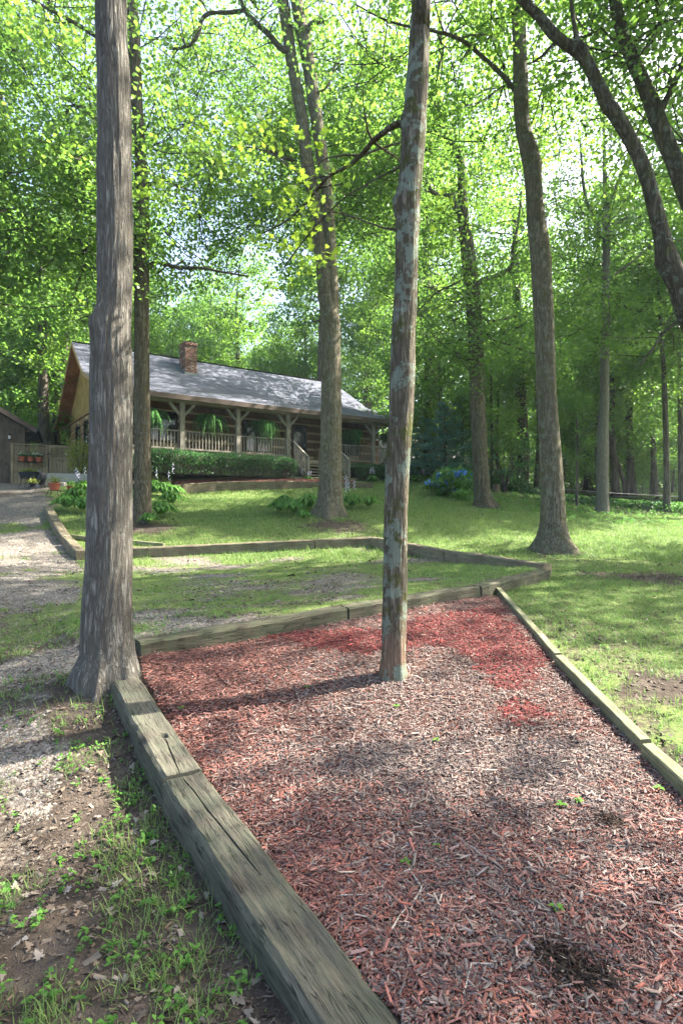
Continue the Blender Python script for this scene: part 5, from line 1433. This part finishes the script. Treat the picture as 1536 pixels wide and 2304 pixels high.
for s_, a_, l in ((8.55, -1.5, 'grey-leaved hosta at the left side of the porch steps'), (12.2, -1.75, 'low perennial beside the right stair post'), (13.2, -1.9, 'flowering perennial before the right hedge, near the steps'), (14.3, -1.9, 'flowering perennial before the middle of the right hedge'), (15.6, -1.9, 'flowering perennial before the far end of the right hedge'), (16.6, -1.95, 'flowering perennial at the corner of the right hedge'), (18.2, -1.8, 'silvery spiky perennial left of the hydrangea')):
    q = HP(s_, a_, 3.3); hosta(q.x, q.y, .38, l, n=18, hue=.4, group='perennials along the porch', flowers=4, name='perennial')
# bed between the ledges: red chips
m = MB(); pts = [P3(395, 1083, 24.0), P3(520, 1079, 25.0), P3(660, 1079, 26.0), P3(800, 1082, 27.0), P3(830, 1086, 26.4), P3(740, 1083.5, 25.9), P3(620, 1083.5, 24.95), P3(486, 1086, 24.1), P3(395, 1090, 23.2)]
b1, b2 = pts[:4], [pts[8], pts[7], pts[6], pts[5]]
vs = [(p.x, p.y, p.z) for p in b1] + [(p.x, p.y, p.z) for p in b2]
m.add(vs, [(i + 4, i + 5, i + 1, i) for i in range(3)]); tag(m.build('bed_soil', MORTAR), kind='structure')
bedm = NT('bed_mulch', .9, .1); bedm.base(bedm.mix(bedm.noise(bedm.coord('Position'), 12, 4), (.16, .035, .03), (.42, .22, .20))); 
for o in bpy.data.objects:
    if o.name == 'bed_soil': o.data.materials[0] = bedm.m
rg = np.random.default_rng(4); n = 5000
i = rg.integers(0, 3, n); t = rg.random(n)[:, None]; u = rg.random(n)[:, None]
A1 = np.array([list(p) for p in b1]); A2 = np.array([list(p) for p in b2])
pos = (A1[i] * (1 - t) + A1[i + 1] * t) * u + (A2[i] * (1 - t) + A2[i + 1] * t) * (1 - u); pos[:, 2] += .01
c = np.where(rg.random((n, 1)) < .6, np.array([[.28, .05, .04]]), np.array([[.34, .22, .2]])) * rg.uniform(.5, 1.3, (n, 1))
V, Fs, C = scatter(chipV, chipF, pos, tnormal_rot(n, .3), np.stack([rg.uniform(.05, .12, n), rg.uniform(.02, .04, n), np.full(n, .02)], -1), c)
tag(link('bed_chips', mesh_np('bed_chips', V, Fs, CHIP, C)), 'red chips in the narrow bed below the hedge', 'mulch', kind='stuff')

def bush(x, y, rx, rz, label, mat, n, size, seed, hue=.5, name='shrub', cat='shrub', z=None, core=True, wd=.6):
    r = empty(name, (x, y, hh(x, y) if z is None else z), label, cat)
    def fn(rg, n):
        v = rg.normal(0, 1, (n, 3)); v /= np.linalg.norm(v, axis=1)[:, None]; q = 1 - rg.random(n)[:, None] ** 1.6 * .6
        lump = 1 + (fbm(v[:, 0] * 3 + seed + 9, v[:, 2] * 3 + v[:, 1] * 2 + 9, seed, 3) - .5)[:, None] * .8
        p = v * q * lump * np.array([rx, rx, rz]); p[:, 2] = np.abs(p[:, 2] + rz * .8)
        return p
    leaf_volume('foliage', fn, n, size, mat, r, seed, wd, hue)
    m = MB()
    for k in range(7):
        a = k * .9; m.tube([(0, 0, -.05), (rx * .3 * math.cos(a), rx * .3 * math.sin(a), rz * .6), (rx * .6 * math.cos(a), rx * .6 * math.sin(a), rz * 1.3)], .012, 5)
    m.build('stems', BARK_DARK, r)
    return r
q = HP(18.6, -3.2, 3); hyp = P3(1022, 1096, 24.2); hz = hh(hyp.x, hyp.y)
hy = bush(hyp.x, hyp.y, 1.15, .62, 'blue-flowering hydrangea bush left of the broken-top tree', LEAF_HOSTA, 4200, .15, 31, .35, 'hydrangea', 'bush', wd=.7)
rg = np.random.default_rng(9)
for (px, py) in ((974, 1087), (984, 1090), (988, 1070), (985, 1083), (997, 1078), (1016, 1065), (1030, 1068), (1041, 1063), (1017, 1078), (1046, 1077), (1063, 1080), (1062, 1090), (1024, 1104), (1023, 1121), (1005, 1090), (995, 1101), (1052, 1079), (963, 1086), (1033, 1067), (1066, 1070)):
    d = 23.5 + rg.uniform(0, .5); p = P3(px, py, d); m = MB()
    V, Fs, C = [], None, None
    n = 46; v = rg.normal(0, 1, (n, 3)); v /= np.linalg.norm(v, axis=1)[:, None]; R0_ = rg.uniform(.11, .15); v[:, 2] *= .8
    P_ = v * R0_ + np.array(p) - np.array(hy.location)
    V, Fs, C = scatter([(-.5, -.5, 0), (.5, -.5, 0), (.5, .5, 0), (-.5, .5, 0)], [np.array([[0, 1, 2, 3]])], P_, rotz_m(rg.uniform(0, 6, n)) @ rotx_m(rg.normal(.6, .6, n)), np.full((n, 3), .075))
    link('flower_head', mesh_np('flower_head', V, Fs, BLUE), hy)
q = ground_point(1050, 1135)
bush(HP(-.6, 1.5, 3).x, HP(-.6, 1.5, 3).y, .62, .75, 'yellow-leaved shrub at the fence corner against the gable wall', LEAF_YELLOW, 2200, .07, 41, .7, z=3.3)
q = P3(356, 1080, 23.4); bush(q.x, q.y, .5, .3, 'small yellow-green shrub at the left end of the long hedge', LEAF_YELLOW, 1300, .06, 42, .55, z=hh(q.x, q.y))
q = P3(1042, 1128, 22.6); bush(q.x, q.y, .5, .25, 'low leafy weed clump at the foot of the hydrangea', LEAF_HOSTA, 700, .10, 43, .45)
q = P3(1140, 1085, 29); bush(q.x, q.y, 1.0, .5, 'dark shrub patch behind the stump', LEAF_DARK, 2200, .11, 44, .5)
q = P3(1290, 1122, 27); 
for i, (px, py, d, rx, rz) in enumerate(((1270, 1128, 27, 1., .3), (1320, 1132, 26, 1.2, .3), (1400, 1136, 26, 1.3, .3), (1450, 1140, 25.5, 1.2, .35), (1515, 1145, 25, 1.1, .4), (1180, 1110, 29, 1.1, .35), (920, 1080, 30, 1.2, .35))):
    q = P3(px, py, d); bush(q.x, q.y, rx, rz * .5, ['low brush just right of the curving trunk, before the road', 'low brush left of the straight pole, before the road', 'low brush right of the straight pole, before the road', 'low brush under the slim forked trunk', 'low brush at the far right edge', 'low brush around the thick ridged trunk', 'ground ivy patch behind the slim lichen trunk'][i], LEAF_DARK if i % 2 else LEAF_HOSTA, 1900, .10, 50 + i, .35)

# pines
def pine(px, py, d, h_, rad, label, seed):
    q = P3(px, py, d); z = hh(q.x, q.y); r = empty('pine_tree', (q.x, q.y, z), label, 'pine tree', 'pines beside the house end')
    m = MB(); m.tube([(0, 0, -.2), (.03, 0, h_ * .5), (0, .05, h_)], [.11, .07, .01], 8)
    rg = np.random.default_rng(seed); P_, T_ = [], []
    nb = 34
    for k in range(nb):
        t = k / nb; zz = h_ * (.10 + .88 * t); a = k * 2.4; L = rad * (1.05 - t) * rg.uniform(.7, 1.15) + .15
        e = Vector((math.cos(a) * L, math.sin(a) * L, zz + L * .12)); m.tube([(0, 0, zz), e * .6 + Vector((0, 0, zz * .4 + .05)), e], [.02, .013, .005], 4)
        for j in range(int(10 + L * 14)):
            u = rg.uniform(.25, 1.05); s_ = rg.normal(0, .22 * L * u + .05); P_.append((math.cos(a) * L * u - math.sin(a) * s_, math.sin(a) * L * u + math.cos(a) * s_, zz + L * .12 * u + rg.normal(0, .05)))
    m.build('trunk', BARK_DARK, r)
    P_ = np.array(P_); P_ = np.repeat(P_, 22, 0); n = len(P_)
    R = rotz_m(rg.uniform(0, 6.28, n)) @ roty_m(rg.normal(-.45, .45, n)); s_ = rg.uniform(.12, .22, n)
    t = np.clip(rg.normal(.5, .2, n), 0, 1)
    V, Fs, C = scatter([(0, -.5, 0), (0, .5, 0), (1, 0, 0)], [np.array([[0, 1, 2]])], P_, R, np.stack([s_, np.full(n, .03), s_], -1), np.repeat(t[:, None], 3, 1))
    link('needles', mesh_np('needles', V, Fs, LEAF_PINE, C), r)
pine(1000, 1085, 29, 4.2, 2.0, 'soft blue-green pine behind the hydrangea', 61)
pine(955, 1082, 31, 3.6, 1.9, 'blue-green pine just past the right porch corner', 62)
pine(1040, 1080, 31, 5.0, 2.1, 'taller blue-green pine left of the broken-top tree', 63)
# small dogwood with pale leaf tops
r = empty('dogwood_tree', P3(1135, 1112, 27), 'low spreading tree with pale layered leaves left of the ridged trunk', 'tree')
b = Vector(r.location); m = MB()
for k in range(6):
    a = k * 1.05; m.tube([(0, 0, -.1), (.2 * math.cos(a), .1 * math.sin(a), .8), (1.0 * math.cos(a), .7 * math.sin(a), 1.7), (1.7 * math.cos(a), 1.1 * math.sin(a), 2.1)], [.05, .035, .02, .008], 6)
m.build('trunk', BARK_DARK, r)
rng = np.random.default_rng(71); cs = [(rng.uniform(-1.5, 1.7), rng.uniform(-1, 1), rng.choice([1.0, 1.4, 1.8, 2.2, 2.6])) for k in range(30)]
V, Fs, C = crown_arrays(rng, cs, 70, .55, .10, .05, leafV, leafF, .6, .6)
link('crown', mesh_np('crown', V, Fs, LEAF_DARK, C), r)
# stumps
def stump(px, py, d, w_, h_, label, mat):
    q = P3(px, py, d); z = hh(q.x, q.y); r = empty('tree_stump', (q.x, q.y, z), label, 'stump')
    m = MB(); V, F_, C_, rd = trunk_arrays([(0, 0, -.1), (0, 0, h_ * .3), (.01, 0, h_)], [w_ * .62, w_ * .52, w_ * .45], 16, .06, lump=.1, furrow=.01, seed=4)
    m.add(V, F_); m.f.append(tuple(len(m.v) - 16 + k for k in range(16))); m.build('wood', mat, r, smooth=False)
stump(1115, 1117, 27.5, .34, .42, 'short reddish splintered stump left of the thick ridged trunk', TIE_MID)
stump(1221, 1137, 22.5, .24, .50, 'dark grey post-like stump left of the curving trunk', BARK_DARK)

# ------------------------------------------------------------ fence with gate, shed, driveway things
FU = Vector((.90, .43, 0)).normalized(); fo_ = P3(28, 1087, 24.6); fo_.z = hh(fo_.x, fo_.y); FA = math.atan2(FU.y, FU.x)
fence = empty('wooden_fence', fo_, 'weathered board fence with lattice top between shed and house', 'fence', rz=FA)
def fboard(x0, x1, z0, z1, n, par, y=0.):
    for k in range(n):
        a = x0 + (x1 - x0) * k / n; piece('board', FENCE, par, a + .003, a + (x1 - x0) / n - .004, y + .0, y + .02, z0, z1 - .0)
def lat(x0, x1, z0, z1, par, sg=1, y=.0):
    m = MB(); H_ = z1 - z0
    for s2 in (sg, -sg):
        x = x0 - H_
        while x < x1:
            p, q = ((x, z0), (x + H_, z1)) if s2 > 0 else ((x, z1), (x + H_, z0))
            t0 = max(0, (x0 - p[0]) / H_); t1 = min(1, (x1 - p[0]) / H_)
            if t1 > t0 + .05: m.bar((p[0] + H_ * t0, y + s2 * .007, p[1] + (q[1] - p[1]) * t0), (p[0] + H_ * t1, y + s2 * .007, p[1] + (q[1] - p[1]) * t1), .011, .028)
            x += .095
    return m.build('lattice', FENCE, par)
for x in (0, 1.32, 2.72, 4.6): piece('post', FENCE, fence, x - .05, x + .05, -.03, .07, -.1, 1.72)
piece('top_rail', FENCE, fence, -.08, 1.36, -.05, .09, 1.722, 1.76)
fboard(.06, 1.26, .02, 1.18, 9, fence, .02); lat(.06, 1.26, 1.26, 1.68, fence, -1, .03)
piece('rail', FENCE, fence, .05, 1.27, -.01, .018, 1.18, 1.25)
fboard(2.78, 4.54, .02, 1.66, 12, fence, .02); piece('top_rail', FENCE, fence, 1.38, 4.65, -.05, .09, 1.722, 1.76)
gate = empty('garden_gate', fence.matrix_basis @ Vector((1.40, -.012, .05)), 'board gate with lattice panel on black strap hinges', 'gate', rz=FA)
fboard(.02, 1.24, 0, 1.12, 9, gate); lat(.08, 1.18, 1.22, 1.60, gate, -1, .0)
for (x0, x1, z0, z1) in ((.0, 1.26, 1.12, 1.2), (.0, 1.26, 1.60, 1.66), (.0, .08, 1.2, 1.60), (1.18, 1.26, 1.2, 1.60)): piece('frame', FENCE, gate, x0, x1, -.03, -.002, z0, z1)
for z in (1.45, .95, .1): piece('hinge', BLACK, gate, 1.02 if z != .95 else 1.12, 1.32, -.045, -.032, z, z + .09)
piece('latch', BLACK, gate, -.06, .06, -.045, -.032, 1.28, 1.33)
# window box with pots on fence
wb = empty('window_box', fence.matrix_basis @ Vector((.22, -.13, .98)), 'black wire box of three terracotta pots with white flowers hung on the fence', 'planter', rz=FA)
m = MB()
for z in (.0, .14): m.tube([(0, -.09, z), (.98, -.09, z), (.98, .09, z), (0, .09, z), (0, -.09, z)], .008, 5)
m.box(0, .98, -.09, .09, -.02, -.008); m.build('basket', BLACK, wb)
for k in range(3):
    m = MB(); m.lathe([(.0, 0), (.10, 0), (.13, .17), (.145, .17), (.145, .21), (.12, .21), (.11, .16)], (.17 + k * .32, 0, 0), 14); m.build('pot', TERRA, wb)
rg = np.random.default_rng(3)
leaf_volume('foliage', lambda g_, n: np.stack([g_.uniform(.03, .95, n), g_.normal(0, .07, n), .2 + np.abs(g_.normal(0, .08, n))], -1), 700, .055, LEAF_DARK, wb, 5, .6, .7)
P_ = np.stack([rg.uniform(.03, .95, 90), rg.normal(0, .07, 90), .3 + np.abs(rg.normal(0, .045, 90))], -1)
V, Fs, C = scatter([(-.5, -.5, 0), (.5, -.5, 0), (.5, .5, 0), (-.5, .5, 0)], [np.array([[0, 1, 2, 3]])], P_, rotz_m(rg.uniform(0, 6, 90)) @ rotx_m(rg.normal(.5, .5, 90)), np.full((90, 3), .035))
link('flowers', mesh_np('flowers', V, Fs, WHITE), wb)
# shed
so_p = P3(58, 1086, 25.9); so_p.z = hh(so_p.x, so_p.y) - .05
shed = empty('garden_shed', so_p, 'dark brown board shed with low gable roof at the left edge', 'shed', rz=FA)
HW = 2.45; WID = 6.0
ez = 2.62; slope = .60
k = 0; x = -.02
while x > -WID:
    w_ = .19; zt = min(ez + (-x) * slope, ez + (WID + x - w_ + .2) * slope)
    m = MB(); m.add([(x - w_, 0, -.1), (x, 0, -.1), (x, .03, -.1), (x - w_, .03, -.1), (x - w_, 0, zt), (x, 0, zt - .08), (x, .03, zt - .08), (x - w_, .03, zt)], [(0, 3, 2, 1), (4, 5, 6, 7), (0, 1, 5, 4), (1, 2, 6, 5), (2, 3, 7, 6), (3, 0, 4, 7)])
    m.build('board', SHED_WOOD, shed); x -= .2
piece('wall', SHED_WOOD, shed, -WID, -.02, .04, 4.0, -.1, ez)
m = MB()
px_ = -WID / 2; pz = ez + WID / 2 * slope
m.add([(.45, -.35, ez - .24), (px_, -.35, pz), (-WID - .45, -.35, ez - .24), (.45, 4.3, ez - .24), (px_, 4.3, pz), (-WID - .45, 4.3, ez - .24),
       (.45, -.35, ez - .14), (px_, -.35, pz + .1), (-WID - .45, -.35, ez - .14), (.45, 4.3, ez - .14), (px_, 4.3, pz + .1), (-WID - .45, 4.3, ez - .14)],
      [(0, 1, 4, 3), (1, 2, 5, 4), (9, 10, 7, 6), (10, 11, 8, 7), (0, 6, 7, 1), (1, 7, 8, 2), (3, 4, 10, 9), (4, 5, 11, 10), (0, 3, 9, 6), (2, 8, 11, 5)])
m.build('roof', SHINGLE if False else FASCIA, shed)
m = MB(); m.bar((.47, -.37, ez - .22), (px_, -.37, pz + .03), .04, .2, up=(0, 0, 1)); m.build('rake_board', FASCIA, shed)
m = MB(); m.box(.0, .42, -.3, 4.2, ez - .28, ez - .245); m.build('soffit', SHED_WOOD, shed)
m = MB(); m.tube([(.5, -.3, ez - .2), (.35, -.2, ez - .42), (.06, .0, ez - .6), (.06, .0, ez - 1.0)], .045, 8); m.box(.46, .56, -.35, 4.2, ez - .24, ez - .14); m.build('downspout', PLASTIC, shed)
piece('door_frame', SHED_WOOD, shed, -1.45, -1.32, -.03, -.002, -.05, 2.1)
m = MB(); m.lathe([(0, 0), (.05, .02), (.06, .03), (.0, .04)], (-.62, -.09, 1.95), 10); m.lathe([(.06, .2), (.075, .21), (.02, .29), (0, .3)], (-.62, -.09, 1.95), 10); m.box(-.64, -.60, -.06, -.002, 1.98, 2.2); lan = m.build('wall_lantern', BLACK, shed)
m = MB(); m.lathe([(0, .04), (.05, .05), (.058, .2), (0, .205)], (-.62, -.09, 1.95), 10); m.build('lamp_glass', LAMPGLASS, lan)
# concrete walk and stone edge
wk = [P3(108, 1092, 23.0), P3(215, 1094, 23.6), P3(225, 1089, 25.6), P3(100, 1089, 24.6)]
m = MB(); zt = max(hh(p.x, p.y) for p in wk) + .05
vs = [(p.x, p.y, zt) for p in wk] + [(p.x, p.y, zt - .35) for p in wk]
m.add(vs, [(0, 1, 2, 3), (7, 6, 5, 4), (0, 4, 5, 1), (1, 5, 6, 2), (2, 6, 7, 3), (3, 7, 4, 0)]); tag(m.build('path', CONC), kind='structure')
for i, (px, py, s_) in enumerate(((100, 1106, .32), (118, 1100, .2), (140, 1104, .2))):
    q = P3(px, py, 22.6); m = MB()
    pr = [(0, -.1), (s_ * .9, -.08), (s_, .1), (s_ * .8, s_ * .7), (0, s_ * .8)]; m.lathe(pr, (0, 0, 0), 9)
    m.v = [(v[0] * (1 + .25 * mnoise.noise(Vector(v) * 5)), v[1] * (1 + .25 * mnoise.noise(Vector(v) * 5 + Vector((3, 1, 1)))), v[2] * (1 + .3 * mnoise.noise(Vector(v) * 4))) for v in m.v]
    o = m.build('rock', STONE); o.location = (q.x, q.y, hh(q.x, q.y)); tag(o, ['grey boulder beside the black planter', 'grey stone under the walk edge', 'grey stone left of the red pot'][i], 'rock', 'stones edging the walk')
# black trough planter on a stand, black bucket, pots
def stand(r, w_, h_, mat=BLACK):
    m = MB()
    for sx in (-1, 1):
        for sy in (-1, 1): m.tube([(sx * w_ * .5, sy * w_ * .35, h_), (sx * w_ * .6, sy * w_ * .4, h_ * .3), (sx * w_ * .75, sy * w_ * .5, 0)], .012, 5)
    m.tube([(-w_ * .5, -w_ * .35, h_), (w_ * .5, -w_ * .35, h_), (w_ * .5, w_ * .35, h_), (-w_ * .5, w_ * .35, h_), (-w_ * .5, -w_ * .35, h_)], .012, 5)
    m.build('stand', mat, r)
q = P3(66, 1096, 22.6); z = hh(q.x, q.y)
tp = empty('trough_planter', (q.x, q.y, z), 'long black trough planter full of green shoots before the fence', 'planter')
m = MB(); m.add([(-.26, -.14, .36), (.26, -.14, .36), (.26, .14, .36), (-.26, .14, .36), (-.33, -.18, .62), (.33, -.18, .62), (.33, .18, .62), (-.33, .18, .62), (-.30, -.15, .56), (.30, -.15, .56), (.30, .15, .56), (-.30, .15, .56)],
      [(0, 3, 2, 1), (0, 1, 5, 4), (1, 2, 6, 5), (2, 3, 7, 6), (3, 0, 4, 7), (4, 5, 9, 8), (5, 6, 10, 9), (6, 7, 11, 10), (7, 4, 8, 11), (8, 9, 10, 11)]); m.build('trough', PLASTIC, tp); stand(tp, .42, .36)
leaf_volume('foliage', lambda g_, n: np.stack([g_.uniform(-.3, .3, n), g_.normal(0, .07, n), .6 + np.abs(g_.normal(0, .06, n))], -1), 500, .07, LEAF_YELLOW, tp, 15, .4, .3)
q = P3(89, 1103, 22.2); z = hh(q.x, q.y)
bk = empty('black_kettle', (q.x, q.y, z), 'black rounded kettle grill leaning beside the trough planter', 'grill')
m = MB(); m.lathe([(.0, .0), (.08, .02), (.14, .12), (.16, .26), (.15, .38), (.10, .47), (.04, .5), (0, .5)], (0, 0, .12), 18); o = m.build('bowl', PLASTIC, bk, smooth=True); o.rotation_euler = (0, .25, 0)
for (x_, y_) in ((-.13, 0), (.12, .1), (.12, -.1)):
    m = MB(); m.tube([(x_, y_, .3), (x_ * 1.25, y_ * 1.25, 0)], .014, 6); m.build('leg', BLACK, bk)
m = MB(); m.tube([(-.06, 0, .62), (-.04, 0, .67), (.04, 0, .67), (.06, 0, .62)], .01, 5); m.build('handle', FLASH, bk)
def potted(px, py, d, rad, h_, mat, label, seed, st=.0, leafm=LEAF_HOSTA, n=260, hue=.5, lift=.0):
    q = P3(px, py, d); z = hh(q.x, q.y); r = empty('potted_plant', (q.x, q.y, z), label, 'potted plant', 'pots beside the walk')
    m = MB(); m.lathe([(0, st), (rad * .7, st), (rad * .95, st + h_ * .85), (rad * 1.08, st + h_ * .85), (rad * 1.08, st + h_), (rad * .9, st + h_), (rad * .85, st + h_ * .85), (0, st + h_ * .85)], (0, 0, 0), 18); m.build('pot', mat, r)
    if st: stand(r, rad * 1.6, st)
    leaf_volume('foliage', lambda g_, k: np.stack([g_.normal(0, rad * .6, k), g_.normal(0, rad * .6, k), st + h_ + np.abs(g_.normal(0, rad * .6, k))], -1), n, .07, leafm, r, seed, .5, hue)
potted(74, 1108, 21.8, .13, .12, PLASTIC, 'pale bushy plant in a low dark pot before the trough planter', 3, .12, LEAF_YELLOW, 300, .5)
potted(123, 1124, 20.3, .20, .27, TERRA, 'ridged terracotta pot on a wire stand by the hostas', 4, .20, LEAF_YELLOW, 200, .5)
potted(161, 1112, 21.5, .17, .18, REDPOT, 'red glazed pot half hidden behind the hostas', 5, .0, LEAF_HOSTA, 160, .5)
# neighbour house far right behind the pines
nh_p = P3(1000, 1060, 52); nh_p.z = hh(nh_p.x, nh_p.y) - .2
nh = empty('neighbour_house', nh_p, 'low neighbouring house with pinkish roof glimpsed behind the pines', 'house', rz=.35)
piece('wall', NWALL, nh, -5, 6, 0, 7, -.5, 2.6)
m = MB(); m.add([(-5.6, -.7, 2.4), (6.6, -.7, 2.4), (6.6, 3.5, 4.9), (-5.6, 3.5, 4.9), (6.6, 7.7, 2.4), (-5.6, 7.7, 2.4), (-5.6, -.7, 2.25), (6.6, -.7, 2.25), (6.6, 7.7, 2.25), (-5.6, 7.7, 2.25)], [(0, 1, 2, 3), (3, 2, 4, 5), (6, 7, 1, 0), (6, 9, 8, 7), (8, 9, 5, 4), (1, 7, 8, 4), (0, 3, 5, 9, 6), (1, 4, 2)][:6] + [(0, 3, 5, 9, 6), (2, 1, 4)])
m.build('roof', PINKISH, nh)
for k in range(3): piece('window', GLASS, nh, -3.6 + k * 3.2, -2.4 + k * 3.2, -.03, .0, .7, 1.9); 
# ------------------------------------------------------------ the far-off wood that closes the view
rng = np.random.default_rng(91)
n = 640
ang = rng.uniform(-.80, .80, n); dist = rng.uniform(74, 100, n)
cs = [(d_ * math.sin(a_) * 1.15, d_ * math.cos(a_) * .98, 5 + 22 * rng.random() ** 1.5 - 1) for a_, d_ in zip(ang, dist)]
cs += [(d_ * math.sin(a_) * 1.15, d_ * math.cos(a_) * .98, rng.uniform(3.5, 10)) for a_, d_ in zip(rng.uniform(-.8, .8, 420), rng.uniform(68, 95, 420))]
V, Fs, C = crown_arrays(rng, cs, 80, 2.9, .6, 1.9, hue=.45)
tag(link('far_wood', mesh_np('far_wood', V, Fs, LEAF, C)), 'distant mass of green woodland behind everything', 'wood', kind='stuff')

m = MB(); m.box(-75, 75, -14, 110, -2.2, 46.)
hz_ = bpy.data.materials.new('haze'); hz_.use_nodes = True; t_ = hz_.node_tree
for n_ in list(t_.nodes):
    if n_.type != 'OUTPUT_MATERIAL': t_.nodes.remove(n_)
pv_ = t_.nodes.new('ShaderNodeVolumePrincipled'); pv_.inputs['Color'].default_value = (.72, .90, .98, 1); pv_.inputs['Density'].default_value = .0006; pv_.inputs['Anisotropy'].default_value = .3
t_.links.new(pv_.outputs[0], [n_ for n_ in t_.nodes if n_.type == 'OUTPUT_MATERIAL'][0].inputs['Volume'])
import os
if not os.environ.get('NOHAZE'): tag(m.build('haze', hz_), kind='stuff')
